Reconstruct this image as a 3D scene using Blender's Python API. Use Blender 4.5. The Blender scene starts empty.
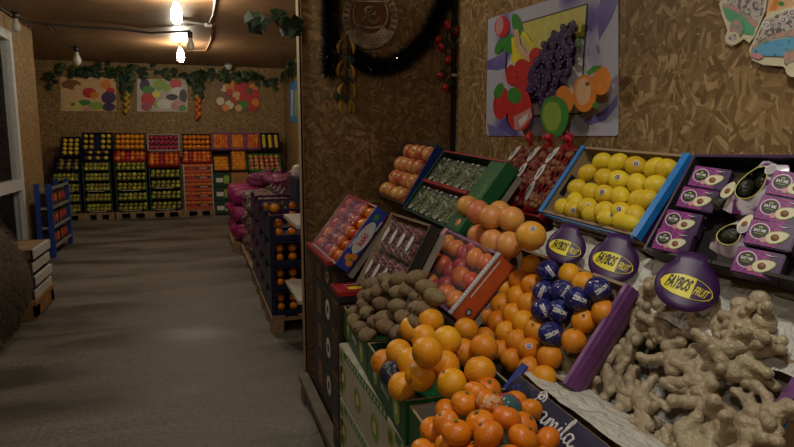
import bpy, bmesh, math, random
from mathutils import Vector, Matrix
from math import pi, sin, cos, radians as R
random.seed(7)
sc = bpy.context.scene
COL = sc.collection

# ------------------------------------------------------------------ camera
W, H, F = 794, 447, 600.0
EYE = Vector((0, 0, 1.55))
TH = math.atan((223.5 - 140) / F)
YAW = math.atan((397 - 195) / (F / cos(TH)))
FW = Vector((sin(YAW) * cos(TH), cos(YAW) * cos(TH), -sin(TH)))
RT = Vector((cos(YAW), -sin(YAW), 0))
UP = RT.cross(FW)
cam = bpy.data.cameras.new('camera')
cam.sensor_width = 36
cam.lens = F / W * 36
cam.clip_start = .05
co = bpy.data.objects.new('camera', cam)
COL.objects.link(co)
m = Matrix((RT, UP, -FW)).transposed().to_4x4()
m.translation = EYE
co.matrix_world = m
sc.camera = co


def ray(px, py):
    return FW + RT * ((px - 397) / F) - UP * ((py - 223.5) / F)


def on(px, py, n, p):
    """the point of the plane (normal n through p) that the photo shows at a pixel"""
    n = Vector(n); r = ray(px, py)
    return EYE + r * ((Vector(p) - EYE).dot(n) / r.dot(n))


def pix(p):
    d = Vector(p) - EYE
    z = d.dot(FW)
    return (397 + F * d.dot(RT) / z, 223.5 - F * d.dot(UP) / z)


# ------------------------------------------------------------------ materials
def newmat(name):
    m = bpy.data.materials.new(name)
    m.use_nodes = True
    nt = m.node_tree
    b = nt.nodes['Principled BSDF']
    return m, nt, b


def nd(nt, t, **kw):
    n = nt.nodes.new(t)
    for k, v in kw.items():
        if k.startswith('i_'):
            k = k[2:]
            n.inputs[int(k) if k.isdigit() else k].default_value = v
        else:
            setattr(n, k, v)
    return n


def ramp(nt, stops):
    n = nt.nodes.new('ShaderNodeValToRGB')
    e = n.color_ramp.elements
    while len(e) < len(stops):
        e.new(.5)
    for s, (p, c) in zip(e, stops):
        s.position = p
        s.color = (*c, 1)
    return n


def mat(name, c, rough=.6, c2=None, ns=20, bump=0, bs=60, metal=0, spec=.5, coat=0, rnd=0, detail=3, thr=(.35, .65)):
    m, nt, b = newmat(name)
    L = nt.links.new
    b.inputs['Roughness'].default_value = rough
    b.inputs['Metallic'].default_value = metal
    b.inputs['Specular IOR Level'].default_value = spec
    b.inputs['Coat Weight'].default_value = coat
    tc = nd(nt, 'ShaderNodeTexCoord')
    out = None
    c2 = c2 or tuple(x * .85 for x in c)
    n = nd(nt, 'ShaderNodeTexNoise', i_Scale=ns, i_Detail=detail)
    L(tc.outputs['Object'], n.inputs['Vector'])
    r = ramp(nt, [(thr[0], c2), (thr[1], c)])
    L(n.outputs['Fac'], r.inputs['Fac'])
    out = r.outputs['Color']
    if rnd:
        oi = nd(nt, 'ShaderNodeObjectInfo')
        h = nd(nt, 'ShaderNodeHueSaturation')
        mr = nd(nt, 'ShaderNodeMapRange', i_3=.5 - .03 * rnd, i_4=.5 + .02 * rnd)
        L(oi.outputs['Random'], mr.inputs[0])
        L(mr.outputs[0], h.inputs['Hue'])
        mr2 = nd(nt, 'ShaderNodeMapRange', i_3=1 - .22 * rnd, i_4=1 + .12 * rnd)
        L(oi.outputs['Random'], mr2.inputs[0])
        L(mr2.outputs[0], h.inputs['Value'])
        L(out, h.inputs['Color'])
        out = h.outputs['Color']
    L(out, b.inputs['Base Color'])
    if bump:
        n2 = nd(nt, 'ShaderNodeTexNoise', i_Scale=bs, i_Detail=2)
        L(tc.outputs['Object'], n2.inputs['Vector'])
        bp = nd(nt, 'ShaderNodeBump', i_Strength=bump, i_Distance=.01)
        L(n2.outputs['Fac'], bp.inputs['Height'])
        L(bp.outputs['Normal'], b.inputs['Normal'])
    return m


def osb(name, axis, dark=1.0):
    m, nt, b = newmat(name)
    L = nt.links.new
    tc = nd(nt, 'ShaderNodeTexCoord')
    cols = []
    for k, (s, seed) in enumerate(((13.0, 0.0), (17.0, 3.7))):
        mp = nd(nt, 'ShaderNodeMapping')
        mp.inputs['Location'].default_value = (seed, seed * 1.3, seed * .7)
        L(tc.outputs['Object'], mp.inputs['Vector'])
        v1 = nd(nt, 'ShaderNodeTexVoronoi', i_Scale=s)
        L(mp.outputs[0], v1.inputs['Vector'])
        sp = nd(nt, 'ShaderNodeSeparateColor')
        L(v1.outputs['Color'], sp.inputs[0])
        mul = nd(nt, 'ShaderNodeMath', operation='MULTIPLY', i_1=3.2)
        L(sp.outputs[0], mul.inputs[0])
        vr = nd(nt, 'ShaderNodeVectorRotate', rotation_type='AXIS_ANGLE')
        vr.inputs['Axis'].default_value = axis
        L(mp.outputs[0], vr.inputs['Vector'])
        L(mul.outputs[0], vr.inputs['Angle'])
        mp2 = nd(nt, 'ShaderNodeMapping')
        sx = [11, 11, 58]
        if axis[2]:
            sx = [11, 55, 11]
        mp2.inputs['Scale'].default_value = sx
        L(vr.outputs[0], mp2.inputs['Vector'])
        v2 = nd(nt, 'ShaderNodeTexVoronoi', i_Scale=1.0)
        L(mp2.outputs[0], v2.inputs['Vector'])
        s2 = nd(nt, 'ShaderNodeSeparateColor')
        L(v2.outputs['Color'], s2.inputs[0])
        n3 = nd(nt, 'ShaderNodeTexNoise', i_Scale=4.0, i_Detail=4)
        L(mp2.outputs[0], n3.inputs['Vector'])
        ad = nd(nt, 'ShaderNodeMath', operation='MULTIPLY_ADD', i_1=.5)
        L(n3.outputs['Fac'], ad.inputs[0])
        sub = nd(nt, 'ShaderNodeMath', operation='SUBTRACT', i_1=.25)
        L(s2.outputs[0], sub.inputs[0])
        L(sub.outputs[0], ad.inputs[2])
        d = dark
        r = ramp(nt, [(.0, (.16 * d, .096 * d, .04 * d)), (.3, (.235 * d, .145 * d, .06 * d)), (.7, (.29 * d, .185 * d, .08 * d)),
                      (1.0, (.46 * d, .325 * d, .165 * d))])
        L(ad.outputs[0], r.inputs['Fac'])
        cols.append((r, s2))
    gt = nd(nt, 'ShaderNodeMath', operation='GREATER_THAN', i_1=.55)
    L(cols[1][1].outputs[1], gt.inputs[0])
    mx = nd(nt, 'ShaderNodeMix', data_type='RGBA')
    L(gt.outputs[0], mx.inputs[0])
    L(cols[0][0].outputs[0], mx.inputs[6])
    L(cols[1][0].outputs[0], mx.inputs[7])
    L(mx.outputs[2], b.inputs['Base Color'])
    b.inputs['Roughness'].default_value = .55
    b.inputs['Specular IOR Level'].default_value = .25
    bp = nd(nt, 'ShaderNodeBump', i_Strength=.25, i_Distance=.004)
    L(cols[0][1].outputs[0], bp.inputs['Height'])
    L(bp.outputs[0], b.inputs['Normal'])
    return m


def floor_mat():
    m, nt, b = newmat('concrete')
    L = nt.links.new
    tc = nd(nt, 'ShaderNodeTexCoord')
    n1 = nd(nt, 'ShaderNodeTexNoise', i_Scale=.9, i_Detail=6, i_Roughness=.6, i_Distortion=.6)
    n2 = nd(nt, 'ShaderNodeTexNoise', i_Scale=42, i_Detail=4, i_Roughness=.7)
    mp = nd(nt, 'ShaderNodeMapping')
    mp.inputs['Rotation'].default_value = (0, 0, .35)
    mp.inputs['Scale'].default_value = (.8, 2.2, 1)
    L(tc.outputs['Object'], mp.inputs[0])
    L(mp.outputs[0], n1.inputs['Vector'])
    L(tc.outputs['Object'], n2.inputs['Vector'])
    r1 = ramp(nt, [(.38, (.08, .075, .062)), (.49, (.17, .162, .138)), (.62, (.25, .24, .21))])
    L(n1.outputs['Fac'], r1.inputs['Fac'])
    r2 = ramp(nt, [(.38, (.4, .4, .4)), (.6, (1.15, 1.15, 1.15))])
    L(n2.outputs['Fac'], r2.inputs['Fac'])
    mx = nd(nt, 'ShaderNodeMix', data_type='RGBA', blend_type='MULTIPLY')
    mx.inputs[0].default_value = .6
    L(r1.outputs[0], mx.inputs[6])
    L(r2.outputs[0], mx.inputs[7])
    L(mx.outputs[2], b.inputs['Base Color'])
    rr = nd(nt, 'ShaderNodeMapRange', i_1=.3, i_2=.65, i_3=.42, i_4=.75)
    L(n1.outputs['Fac'], rr.inputs[0])
    L(rr.outputs[0], b.inputs['Roughness'])
    bp = nd(nt, 'ShaderNodeBump', i_Strength=.5, i_Distance=.004)
    L(n2.outputs['Fac'], bp.inputs['Height'])
    L(bp.outputs[0], b.inputs['Normal'])
    return m


def paper_mat():
    m, nt, b = newmat('newsprint')
    L = nt.links.new
    tc = nd(nt, 'ShaderNodeTexCoord')
    mp = nd(nt, 'ShaderNodeMapping')
    mp.inputs['Scale'].default_value = (30, 260, 30)
    L(tc.outputs['Object'], mp.inputs[0])
    n = nd(nt, 'ShaderNodeTexNoise', i_Scale=1.0, i_Detail=2)
    L(mp.outputs[0], n.inputs['Vector'])
    n2 = nd(nt, 'ShaderNodeTexNoise', i_Scale=7, i_Detail=2)
    L(tc.outputs['Object'], n2.inputs['Vector'])
    r = ramp(nt, [(.36, (.20, .20, .19)), (.46, (.56, .55, .50))])
    L(n.outputs['Fac'], r.inputs['Fac'])
    r2 = ramp(nt, [(.5, (0, 0, 0)), (.6, (1, 1, 1))])
    L(n2.outputs['Fac'], r2.inputs['Fac'])
    mx = nd(nt, 'ShaderNodeMix', data_type='RGBA')
    mx.inputs[6].default_value = (.60, .59, .53, 1)
    mul = nd(nt, 'ShaderNodeMath', operation='MULTIPLY', i_1=.55)
    L(r2.outputs[0], mul.inputs[0])
    L(mul.outputs[0], mx.inputs[0])
    L(r.outputs[0], mx.inputs[7])
    L(mx.outputs[2], b.inputs['Base Color'])
    b.inputs['Roughness'].default_value = .6
    n4 = nd(nt, 'ShaderNodeTexNoise', i_Scale=16, i_Detail=3, i_Distortion=1.5)
    L(tc.outputs['Object'], n4.inputs['Vector'])
    bp = nd(nt, 'ShaderNodeBump', i_Strength=.9, i_Distance=.03)
    L(n4.outputs['Fac'], bp.inputs['Height'])
    L(bp.outputs[0], b.inputs['Normal'])
    return m


def film_mat(name, tint=(1, 1, 1), amount=.25, rough=.15):
    """thin clear wrap: mostly transparent, a little gloss"""
    m, nt, b = newmat(name)
    L = nt.links.new
    b.inputs['Base Color'].default_value = (*tint, 1)
    b.inputs['Roughness'].default_value = rough
    tr = nd(nt, 'ShaderNodeBsdfTransparent')
    fr = nd(nt, 'ShaderNodeLayerWeight', i_Blend=.25)
    pw = nd(nt, 'ShaderNodeMath', operation='POWER', i_1=3.0)
    L(fr.outputs['Facing'], pw.inputs[0])
    ad = nd(nt, 'ShaderNodeMath', operation='MULTIPLY_ADD', i_1=.45, i_2=amount, use_clamp=True)
    L(pw.outputs[0], ad.inputs[0])
    mx = nd(nt, 'ShaderNodeMixShader')
    L(ad.outputs[0], mx.inputs[0])
    L(tr.outputs[0], mx.inputs[1])
    L(b.outputs[0], mx.inputs[2])
    tc = nd(nt, 'ShaderNodeTexCoord')
    n = nd(nt, 'ShaderNodeTexNoise', i_Scale=30, i_Detail=2, i_Distortion=1)
    L(tc.outputs['Object'], n.inputs['Vector'])
    bp = nd(nt, 'ShaderNodeBump', i_Strength=.6, i_Distance=.02)
    L(n.outputs['Fac'], bp.inputs['Height'])
    L(bp.outputs[0], b.inputs['Normal'])
    L(mx.outputs[0], nt.nodes['Material Output'].inputs['Surface'])
    return m


def emit_mat(name, c, s):
    m, nt, b = newmat(name)
    b.inputs['Base Color'].default_value = (*c, 1)
    b.inputs['Emission Color'].default_value = (*c, 1)
    b.inputs['Emission Strength'].default_value = s
    return m


M = {}
M['osb_x'] = osb('osb_side', (1, 0, 0))
M['osb_y'] = osb('osb_front', (0, 1, 0))
M['floor'] = floor_mat()
M['ceiling'] = mat('hardboard', (.30, .18, .10), .45, (.23, .135, .07), 3, spec=.4)
M['news'] = paper_mat()
M['film'] = film_mat('clear_film', (1, 1, 1), .04, .12)
M['film_pink'] = film_mat('pink_film', (.75, .35, .5), .12, .2)
M['film_peach'] = film_mat('peach_film', (.8, .5, .5), .08, .2)
M['glass'] = film_mat('door_glass', (.03, .035, .04), .06, .02)
M['white'] = mat('white_paint', (.72, .72, .70), .45)
M['pvc'] = mat('white_plastic_frame', (.70, .72, .74), .35)
M['black'] = mat('black_plastic', (.015, .015, .016), .45)
M['cable'] = mat('black_cable', (.02, .018, .016), .6)
M['fairy'] = emit_mat('fairy_glow', (1.0, .9, .7), 2)
M['bulb_off'] = mat('frosted_bulb', (.55, .52, .47), .15, coat=.3)
M['lamp'] = emit_mat('lamp_glow', (1.0, .86, .64), 230)
M['card'] = mat('brown_cardboard', (.34, .24, .14), .75, (.29, .20, .115), 14)
M['card_dark'] = mat('dark_cardboard', (.16, .11, .07), .75)
M['card_grey'] = mat('grey_cardboard', (.50, .47, .42), .75)
M['wood'] = mat('pallet_wood', (.36, .25, .14), .75, (.24, .16, .09), 12)
M['wood_or'] = mat('orange_wood', (.42, .22, .07), .7, (.30, .15, .05), 12)
M['wood_grey'] = mat('grey_wood', (.30, .27, .22), .75, (.22, .195, .16), 9)
M['blue_edge'] = mat('bright_blue_card', (.02, .23, .68), .4)
M['navy'] = mat('navy_card', (.007, .011, .055), .45)
M['navy2'] = mat('blue_card', (.02, .05, .30), .45)
M['green_card'] = mat('green_card', (.012, .12, .035), .45)
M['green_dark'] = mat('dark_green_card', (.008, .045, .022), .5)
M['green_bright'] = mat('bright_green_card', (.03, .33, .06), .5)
M['purple_card'] = mat('purple_card', (.17, .05, .20), .45)
M['purple_light'] = mat('light_purple_card', (.24, .10, .27), .45)
M['purple_dark'] = mat('dark_purple_card', (.055, .012, .085), .4)
M['aubergine'] = mat('aubergine_paper', (.048, .012, .088), .45)
M['magenta'] = mat('magenta_plastic', (.36, .02, .16), .4)
M['red_card'] = mat('red_card', (.36, .018, .02), .45)
M['orange_red'] = mat('orange_red_card', (.55, .10, .025), .45)
M['grey_strip'] = mat('grey_strip', (.42, .40, .42), .45)
M['black_card'] = mat('black_card', (.018, .016, .018), .5)
M['brown_card'] = mat('chocolate_card', (.055, .028, .018), .5)
M['pale_card'] = mat('off_white_card', (.58, .56, .49), .6, (.50, .48, .41), 9)
M['cream'] = mat('cream_print', (.75, .70, .48), .5)
M['yellow'] = mat('yellow_print', (.85, .74, .03), .45)
M['yellow_pale'] = mat('pale_yellow_print', (.66, .62, .16), .45)
M['ink_white'] = mat('white_print', (.72, .72, .72), .5)
M['ink_black'] = mat('black_print', (.012, .011, .012), .5)
M['ink_red'] = mat('red_print', (.60, .03, .03), .5)
M['ink_blue'] = mat('blue_print', (.03, .06, .42), .5)
M['ink_sky'] = mat('sky_print', (.07, .26, .55), .5)
M['ink_green'] = mat('green_print', (.05, .28, .04), .5)
M['ink_lime'] = mat('lime_print', (.28, .45, .06), .5)
M['ink_brown'] = mat('brown_print', (.22, .09, .03), .5)
M['ink_orange'] = mat('orange_print', (.78, .25, .02), .5)
M['ink_pink'] = mat('pink_print', (.66, .30, .33), .5)
M['ink_plum'] = mat('plum_print', (.05, .025, .10), .5)
M['ink_plum2'] = mat('plum_print_pale', (.16, .12, .26), .5)
M['ink_magenta'] = mat('magenta_print', (.33, .03, .24), .5, (.16, .01, .16), 130, thr=(.45, .55))
M['ink_peach'] = mat('peach_print', (.75, .48, .25), .5)
M['poster_bg'] = mat('poster_sky', (.50, .51, .62), .35, (.13, .11, .40), 3.0, thr=(.34, .46), detail=1)
M['indigo'] = mat('indigo_print', (.24, .23, .50), .4, (.12, .10, .38), 5)
M['mint'] = mat('mint_print', (.10, .42, .22), .5)
M['lace'] = mat('lace_print', (.52, .47, .44), .5, (.14, .12, .13), 75, thr=(.44, .52))
M['rust_floral'] = mat('floral_print', (.55, .30, .27), .5, (.22, .30, .22), 60, thr=(.42, .58))
M['azure_cracks'] = mat('azure_print', (.12, .38, .62), .5, (.03, .09, .22), 50, thr=(.34, .42))
M['leaf'] = mat('leaf_green', (.016, .045, .018), .55, (.010, .028, .012), 30)
M['leaf2'] = mat('leaf_olive', (.06, .11, .02), .5, (.035, .07, .015), 30)
M['tinsel'] = mat('black_tinsel', (.012, .011, .012), .3)
M['stem'] = mat('stem_green', (.12, .13, .03), .6)
M['plaque'] = mat('carved_plywood', (.58, .49, .36), .6, (.19, .15, .10), 14)
M['blue_metal'] = mat('blue_enamel', (.015, .07, .36), .4, metal=.1)
M['wood_plank'] = mat('weathered_wood', (.20, .18, .145), .8, (.14, .125, .10), 9)
M['grey_metal'] = mat('grey_metal', (.38, .40, .44), .4, metal=.4)
M['sack'] = mat('dark_brown_fur', (.17, .135, .105), .95, (.10, .078, .06), 25, bump=.8, bs=120)
M['net_red'] = mat('red_netting', (.55, .012, .022), .5)
M['net_dark'] = mat('dark_net', (.24, .15, .14), .6, (.05, .025, .05), 26, thr=(.45,.55))
M['net_mag'] = mat('magenta_net', (.27, .02, .12), .45, (.16, .05, .10), 30)
M['foil'] = mat('silver_purple_foil', (.74, .68, .78), .25, (.16, .03, .19), 16, metal=.15, thr=(.42, .5))
# fruit
M['orange'] = mat('orange_peel', (.78, .33, .016), .38, (.72, .265, .008), 14, bump=.22, bs=230, rnd=.6)
M['navel'] = mat('large_orange_peel', (.82, .36, .016), .36, (.76, .295, .008), 12, bump=.25, bs=200, rnd=.5)
M['mandarin'] = mat('mandarin_peel', (.78, .26, .012), .32, (.72, .19, .006), 14, bump=.2, bs=220, rnd=.25)
M['lemon'] = mat('lemon_peel', (.80, .62, .035), .4, (.72, .53, .02), 14, bump=.25, bs=170, rnd=.5)
M['grapefruit'] = mat('grapefruit_peel', (.74, .35, .09), .36, (.68, .24, .085), 7, bump=.15, bs=220, rnd=.5)
M['pomelo'] = mat('golden_grapefruit_peel', (.78, .40, .05), .38, (.74, .34, .04), 9, bump=.2, bs=200)
M['apple'] = mat('blush_apple_skin', (.74, .42, .15), .3, (.60, .16, .07), 16, rnd=.8, thr=(.4, .62))
M['kiwi'] = mat('kiwi_skin', (.26, .185, .095), .8, (.19, .13, .065), 50, bump=.35, bs=300, rnd=.7)
M['persimmon'] = mat('persimmon_skin', (.76, .23, .025), .35, (.66, .14, .02), 18, rnd=.8)
M['peach'] = mat('orange_red_skin', (.75, .22, .03), .35, (.62, .12, .03), 18, rnd=1)
M['plum'] = mat('plum_skin', (.07, .02, .10), .4, (.035, .012, .06), 25)
M['pinkfruit'] = mat('pink_red_skin', (.50, .06, .06), .4, (.36, .035, .05), 25)
M['redapple'] = mat('red_apple_skin', (.42, .025, .05), .35, (.30, .02, .05), 20, rnd=.5)
M['lime'] = mat('lime_skin', (.58, .52, .08), .45, (.20, .27, .05), 9, rnd=1.5)
M['berry'] = mat('dark_red_berry', (.17, .022, .028), .3, (.10, .012, .018), 40)
M['wrap_navy'] = mat('navy_tissue', (.015, .022, .17), .28, (.008, .012, .10), 30, bump=.9, bs=45, coat=.4)
M['wrap_dark'] = mat('dark_tissue', (.028, .030, .055), .35, (.015, .017, .032), 30, bump=.9, bs=40, coat=.2)
M['wrap_mix'] = mat('foil_wrap', (.42, .05, .05), .25, (.04, .12, .13), 16, thr=(.47, .53), bump=.4, bs=40)
M['nut'] = mat('brown_shell', (.30, .19, .10), .5, (.20, .11, .055), 30, rnd=1)
M['ginger'] = mat('ginger_skin', (.44, .36, .235), .40, (.355, .285, .18), 26, bump=.5, bs=110, rnd=.3)
M['ginger_cut'] = mat('ginger_tip', (.36, .26, .16), .7)
M['avo'] = mat('avocado_skin', (.022, .024, .012), .45, bump=.5, bs=120)
M['leafbag'] = mat('pale_green_leaves', (.30, .34, .18), .5, (.13, .17, .08), 35)


# ------------------------------------------------------------------ mesh helpers
class MB:
    def __init__(s):
        s.bm = bmesh.new()
        s.mats = []

    def mi(s, k):
        if k not in s.mats:
            s.mats.append(k)
        return s.mats.index(k)

    def _fin(s, vs, k, mtx, smooth):
        if mtx is not None:
            bmesh.ops.transform(s.bm, matrix=mtx, verts=vs)
        i = s.mi(k)
        vset = set(vs)
        for f in {f for v in vs for f in v.link_faces}:
            f.material_index = i
            f.smooth = smooth
        return s

    def box(s, a, b, k, mtx=None, bev=0):
        a = Vector(a); b = Vector(b)
        r = bmesh.ops.create_cube(s.bm, size=1)
        vs = r['verts']
        d = b - a
        for v in vs:
            v.co = Vector(((v.co.x + .5) * d.x + a.x, (v.co.y + .5) * d.y + a.y, (v.co.z + .5) * d.z + a.z))
        if bev:
            es = list({e for v in vs for e in v.link_edges})
            r = bmesh.ops.bevel(s.bm, geom=es, offset=bev, segments=2, affect='EDGES')
            vs = list({v for f in r['faces'] for v in f.verts} | {v for v in vs if v.is_valid})
        return s._fin(vs, k, mtx, False)

    def sph(s, c, r, k, sc=(1, 1, 1), u=16, v=10, mtx=None):
        q = bmesh.ops.create_uvsphere(s.bm, u_segments=u, v_segments=v, radius=1)
        vs = q['verts']
        c = Vector(c)
        for x in vs:
            x.co = Vector((x.co.x * sc[0] * r, x.co.y * sc[1] * r, x.co.z * sc[2] * r)) + c
        return s._fin(vs, k, mtx, True)

    def ring(s, pts, radii, k, seg=8, cap=True, smooth=True):
        """a tube along pts"""
        pts = [Vector(p) for p in pts]
        if not hasattr(radii, '__len__'):
            radii = [radii] * len(pts)
        prev = None
        rows = []
        nrm = None
        for i, p in enumerate(pts):
            t = (pts[min(i + 1, len(pts) - 1)] - pts[max(i - 1, 0)]).normalized()
            if nrm is None:
                nrm = t.orthogonal().normalized()
            nrm = (nrm - t * nrm.dot(t))
            nrm = nrm.normalized() if nrm.length > 1e-6 else t.orthogonal().normalized()
            bn = t.cross(nrm)
            rows.append([s.bm.verts.new(p + (nrm * cos(2 * pi * j / seg) + bn * sin(2 * pi * j / seg)) * radii[i]) for j in range(seg)])
        mi = s.mi(k)
        fs = []
        for a, b in zip(rows, rows[1:]):
            for j in range(seg):
                fs.append(s.bm.faces.new((a[j], a[(j + 1) % seg], b[(j + 1) % seg], b[j])))
        if cap:
            fs.append(s.bm.faces.new(rows[0][::-1]))
            fs.append(s.bm.faces.new(rows[-1]))
        for f in fs:
            f.material_index = mi
            f.smooth = smooth
        return s

    def poly(s, pts, k, thick=0, n=None):
        """a flat polygon, extruded by thick along -n when given"""
        pts = [Vector(p) for p in pts]
        mi = s.mi(k)
        vs = [s.bm.verts.new(p) for p in pts]
        f = s.bm.faces.new(vs)
        f.material_index = mi
        if n is not None:
            f.normal_update()
            if f.normal.dot(Vector(n)) < 0:
                f.normal_flip()
        if thick:
            n = Vector(n)
            lo = [s.bm.verts.new(p - n * thick) for p in pts]
            g = s.bm.faces.new(lo[::-1])
            g.material_index = mi
            for i in range(len(pts)):
                j = (i + 1) % len(pts)
                q = s.bm.faces.new((vs[i], lo[i], lo[j], vs[j]))
                q.material_index = mi
        return s

    def lathe(s, prof, k, seg=24, mtx=None, smooth=True):
        vs = []
        rows = []
        for r, z in prof:
            if r < 1e-6:
                row = [s.bm.verts.new((0, 0, z))]
            else:
                row = [s.bm.verts.new((r * cos(2 * pi * j / seg), r * sin(2 * pi * j / seg), z)) for j in range(seg)]
            rows.append(row); vs += row
        for a, b in zip(rows, rows[1:]):
            for j in range(seg):
                q = [a[j % len(a)], a[(j + 1) % len(a)], b[(j + 1) % len(b)], b[j % len(b)]]
                u = []
                for x in q:
                    if x not in u:
                        u.append(x)
                if len(u) > 2:
                    s.bm.faces.new(u)
        return s._fin(vs, k, mtx, smooth)

    def data(s, name):
        me = bpy.data.meshes.new(name)
        bmesh.ops.recalc_face_normals(s.bm, faces=s.bm.faces) if False else None
        s.bm.to_mesh(me)
        s.bm.free()
        for k in s.mats:
            me.materials.append(M[k] if isinstance(k, str) else k)
        return me

    def obj(s, name, parent=None, **kw):
        return link(name, s.data(name), parent, **kw)


def link(name, data, parent=None, mtx=None, label=None, cat=None, group=None, kind=None):
    o = bpy.data.objects.new(name, data)
    COL.objects.link(o)
    if parent is not None:
        o.parent = parent
    if mtx is not None:
        o.matrix_local = mtx if parent is not None else mtx
        if parent is None:
            o.matrix_world = mtx
    tag(o, label, cat, group, kind)
    return o


def tag(o, label=None, cat=None, group=None, kind=None):
    for k, v in (('label', label), ('category', cat), ('group', group), ('kind', kind)):
        if v:
            o[k] = v
    return o


def thing(name, label, cat, mtx=None, group=None):
    return link(name, None, None, mtx or Matrix(), label, cat, group)


def struct(name, mb):
    return mb.obj(name, kind='structure')


def dup(root, mtx, label, group=None):
    r = root.copy(); COL.objects.link(r)
    r.matrix_world = mtx
    tag(r, label, None, group)
    for ch in root.children:
        c = ch.copy(); COL.objects.link(c); c.parent = r
        for g in ch.children:
            d = g.copy(); COL.objects.link(d); d.parent = c
    return r


def text(mb, s, size, k, mtx, sx=1.0, bold=0.0, thick=.0004, align='CENTER', warp=None):
    cu = bpy.data.curves.new('t', 'FONT')
    cu.body = s; cu.size = size; cu.align_x = align; cu.align_y = 'CENTER'
    cu.offset = bold; cu.extrude = thick; cu.resolution_u = 3
    o = bpy.data.objects.new('t', cu); COL.objects.link(o)
    dg = bpy.context.evaluated_depsgraph_get()
    me = bpy.data.meshes.new_from_object(o.evaluated_get(dg))
    bpy.data.objects.remove(o)
    i = mb.mi(k)
    n0 = len(mb.bm.verts); f0 = len(mb.bm.faces)
    mb.bm.from_mesh(me)
    bpy.data.meshes.remove(me)
    mb.bm.verts.ensure_lookup_table(); mb.bm.faces.ensure_lookup_table()
    for v in mb.bm.verts[n0:]:
        p = Vector((v.co.x * sx, v.co.y, v.co.z))
        if warp:
            p = warp(p)
        v.co = mtx @ p
    for f in mb.bm.faces[f0:]:
        f.material_index = i
    return mb


def T(x, y, z):
    return Matrix.Translation((x, y, z))


def rot(a, ax):
    return Matrix.Rotation(a, 4, ax)


def rnd_rot():
    return rot(random.uniform(0, 6.28), 'Z') @ rot(random.uniform(0, 6.28), 'X') @ rot(random.uniform(0, 6.28), 'Y')


ORD = ['zeroth', 'first', 'second', 'third', 'fourth', 'fifth', 'sixth', 'seventh', 'eighth', 'ninth', 'tenth', 'eleventh', 'twelfth']


def rows_label(objs, what, where, nrows):
    """labels by the row (top down) and the place in it (left to right), as the photo shows them"""
    P = sorted(((pix(o.matrix_world.translation), o) for o in objs), key=lambda t: t[0][1])
    n = len(P)
    per = math.ceil(n / nrows)
    rows = [P[i:i + per] for i in range(0, n, per)]
    for ri, row in enumerate(rows):
        row.sort(key=lambda t: t[0][0])
        for ci, (_, o) in enumerate(row):
            w = what(o) if callable(what) else what
            rd = 'top row' if ri == 0 else ('bottom row' if ri == len(rows) - 1 else ORD[ri + 1] + ' row down')
            o['label'] = f"{w}, {rd}, {ORD[ci + 1]} from left, {where}"


def relax(ps, rs, it=30, amt=.97):
    ps = [Vector(p) for p in ps]
    for _ in range(it):
        for i in range(len(ps)):
            for j in range(i):
                d = ps[i] - ps[j]
                l = d.length
                w = (rs[i] + rs[j]) * amt
                if l < w and l > 1e-6:
                    q = d / l * ((w - l) / 2)
                    ps[i] += q; ps[j] -= q
    return ps


# ------------------------------------------------------------------ room
YB, XL2, XR2, XW, YP, ZC, XLW, YLC = 13.6, -2.9, 1.9, 1.57, 3.56, 3.1, -2.1, 9.85
struct('floor', MB().box((-6, -3, -.1), (4, YB + .2, 0), 'floor'))
struct('ceiling', MB().box((-6, -3, ZC), (4, YB + .2, ZC + .1), 'ceiling'))
struct('wall_back', MB().box((XL2 - .2, YB, 0), (XR2 + .2, YB + .1, ZC), 'osb_y'))
struct('wall_right', MB().box((XW, -3, 0), (XW + .1, YP, ZC), 'osb_x'))
struct('wall_partition', MB().box((.6, YP, 0), (XR2 + .1, YP + .09, ZC), 'osb_y'))
struct('wall_right_rear', MB().box((XR2, YP + .09, 0), (XR2 + .1, YB, ZC), 'osb_x'))
struct('trim_1', MB().box((.592, YP - .012, 0), (.606, YP, ZC), 'card').box((.592, YP - .012, 0), (.6, YP + .09, ZC), 'card'))
mb = MB()
DY0, DY1, DZ = 6.9, 8.75, 2.86
mb.box((XLW - .12, -3, 0), (XLW, DY0, ZC), 'osb_x').box((XLW - .12, DY1, 0), (XLW, YLC, ZC), 'osb_x').box((XLW - .12, DY0, DZ), (XLW, DY1, ZC), 'osb_x')
mb.box((XL2 - .1, YLC - .1, 0), (XLW - .12, YLC, ZC), 'osb_y')
struct('wall_left', mb)
struct('wall_left_rear', MB().box((XL2 - .1, YLC, 0), (XL2, YB, ZC), 'osb_x'))
mb = MB()
x0, x1 = XLW - .09, XLW + .015
fw = .11
mb.box((x0, DY0, 0), (x1, DY0 + fw, DZ), 'pvc').box((x0, DY1 - fw, 0), (x1, DY1, DZ), 'pvc').box((x0, DY0 + fw, DZ - fw), (x1, DY1 - fw, DZ), 'pvc')
mb.box((x0, DY0 + fw, 0), (x1, DY1 - fw, .14), 'pvc').box((x0, DY0 + fw, .93), (x1, DY1 - fw, 1.06), 'pvc')
d1 = struct('door_1', mb)
MB().box((XLW - .05, DY0 + fw, .14), (XLW - .03, DY1 - fw, .93), 'glass').box((XLW - .05, DY0 + fw, 1.06), (XLW - .03, DY1 - fw, DZ - fw), 'glass').obj('glass_pane', d1)
MB().box((XLW + .015, DY0 + .03, 1.0), (XLW + .05, DY0 + .06, 1.03), 'grey_metal').box((XLW + .04, DY0 + .03, 1.0), (XLW + .055, DY0 + .15, 1.03), 'grey_metal').obj('handle', d1)
struct('wall_rear_closing', MB().box((-6, -3.1, 0), (4, -3, ZC), 'osb_y'))

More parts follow.
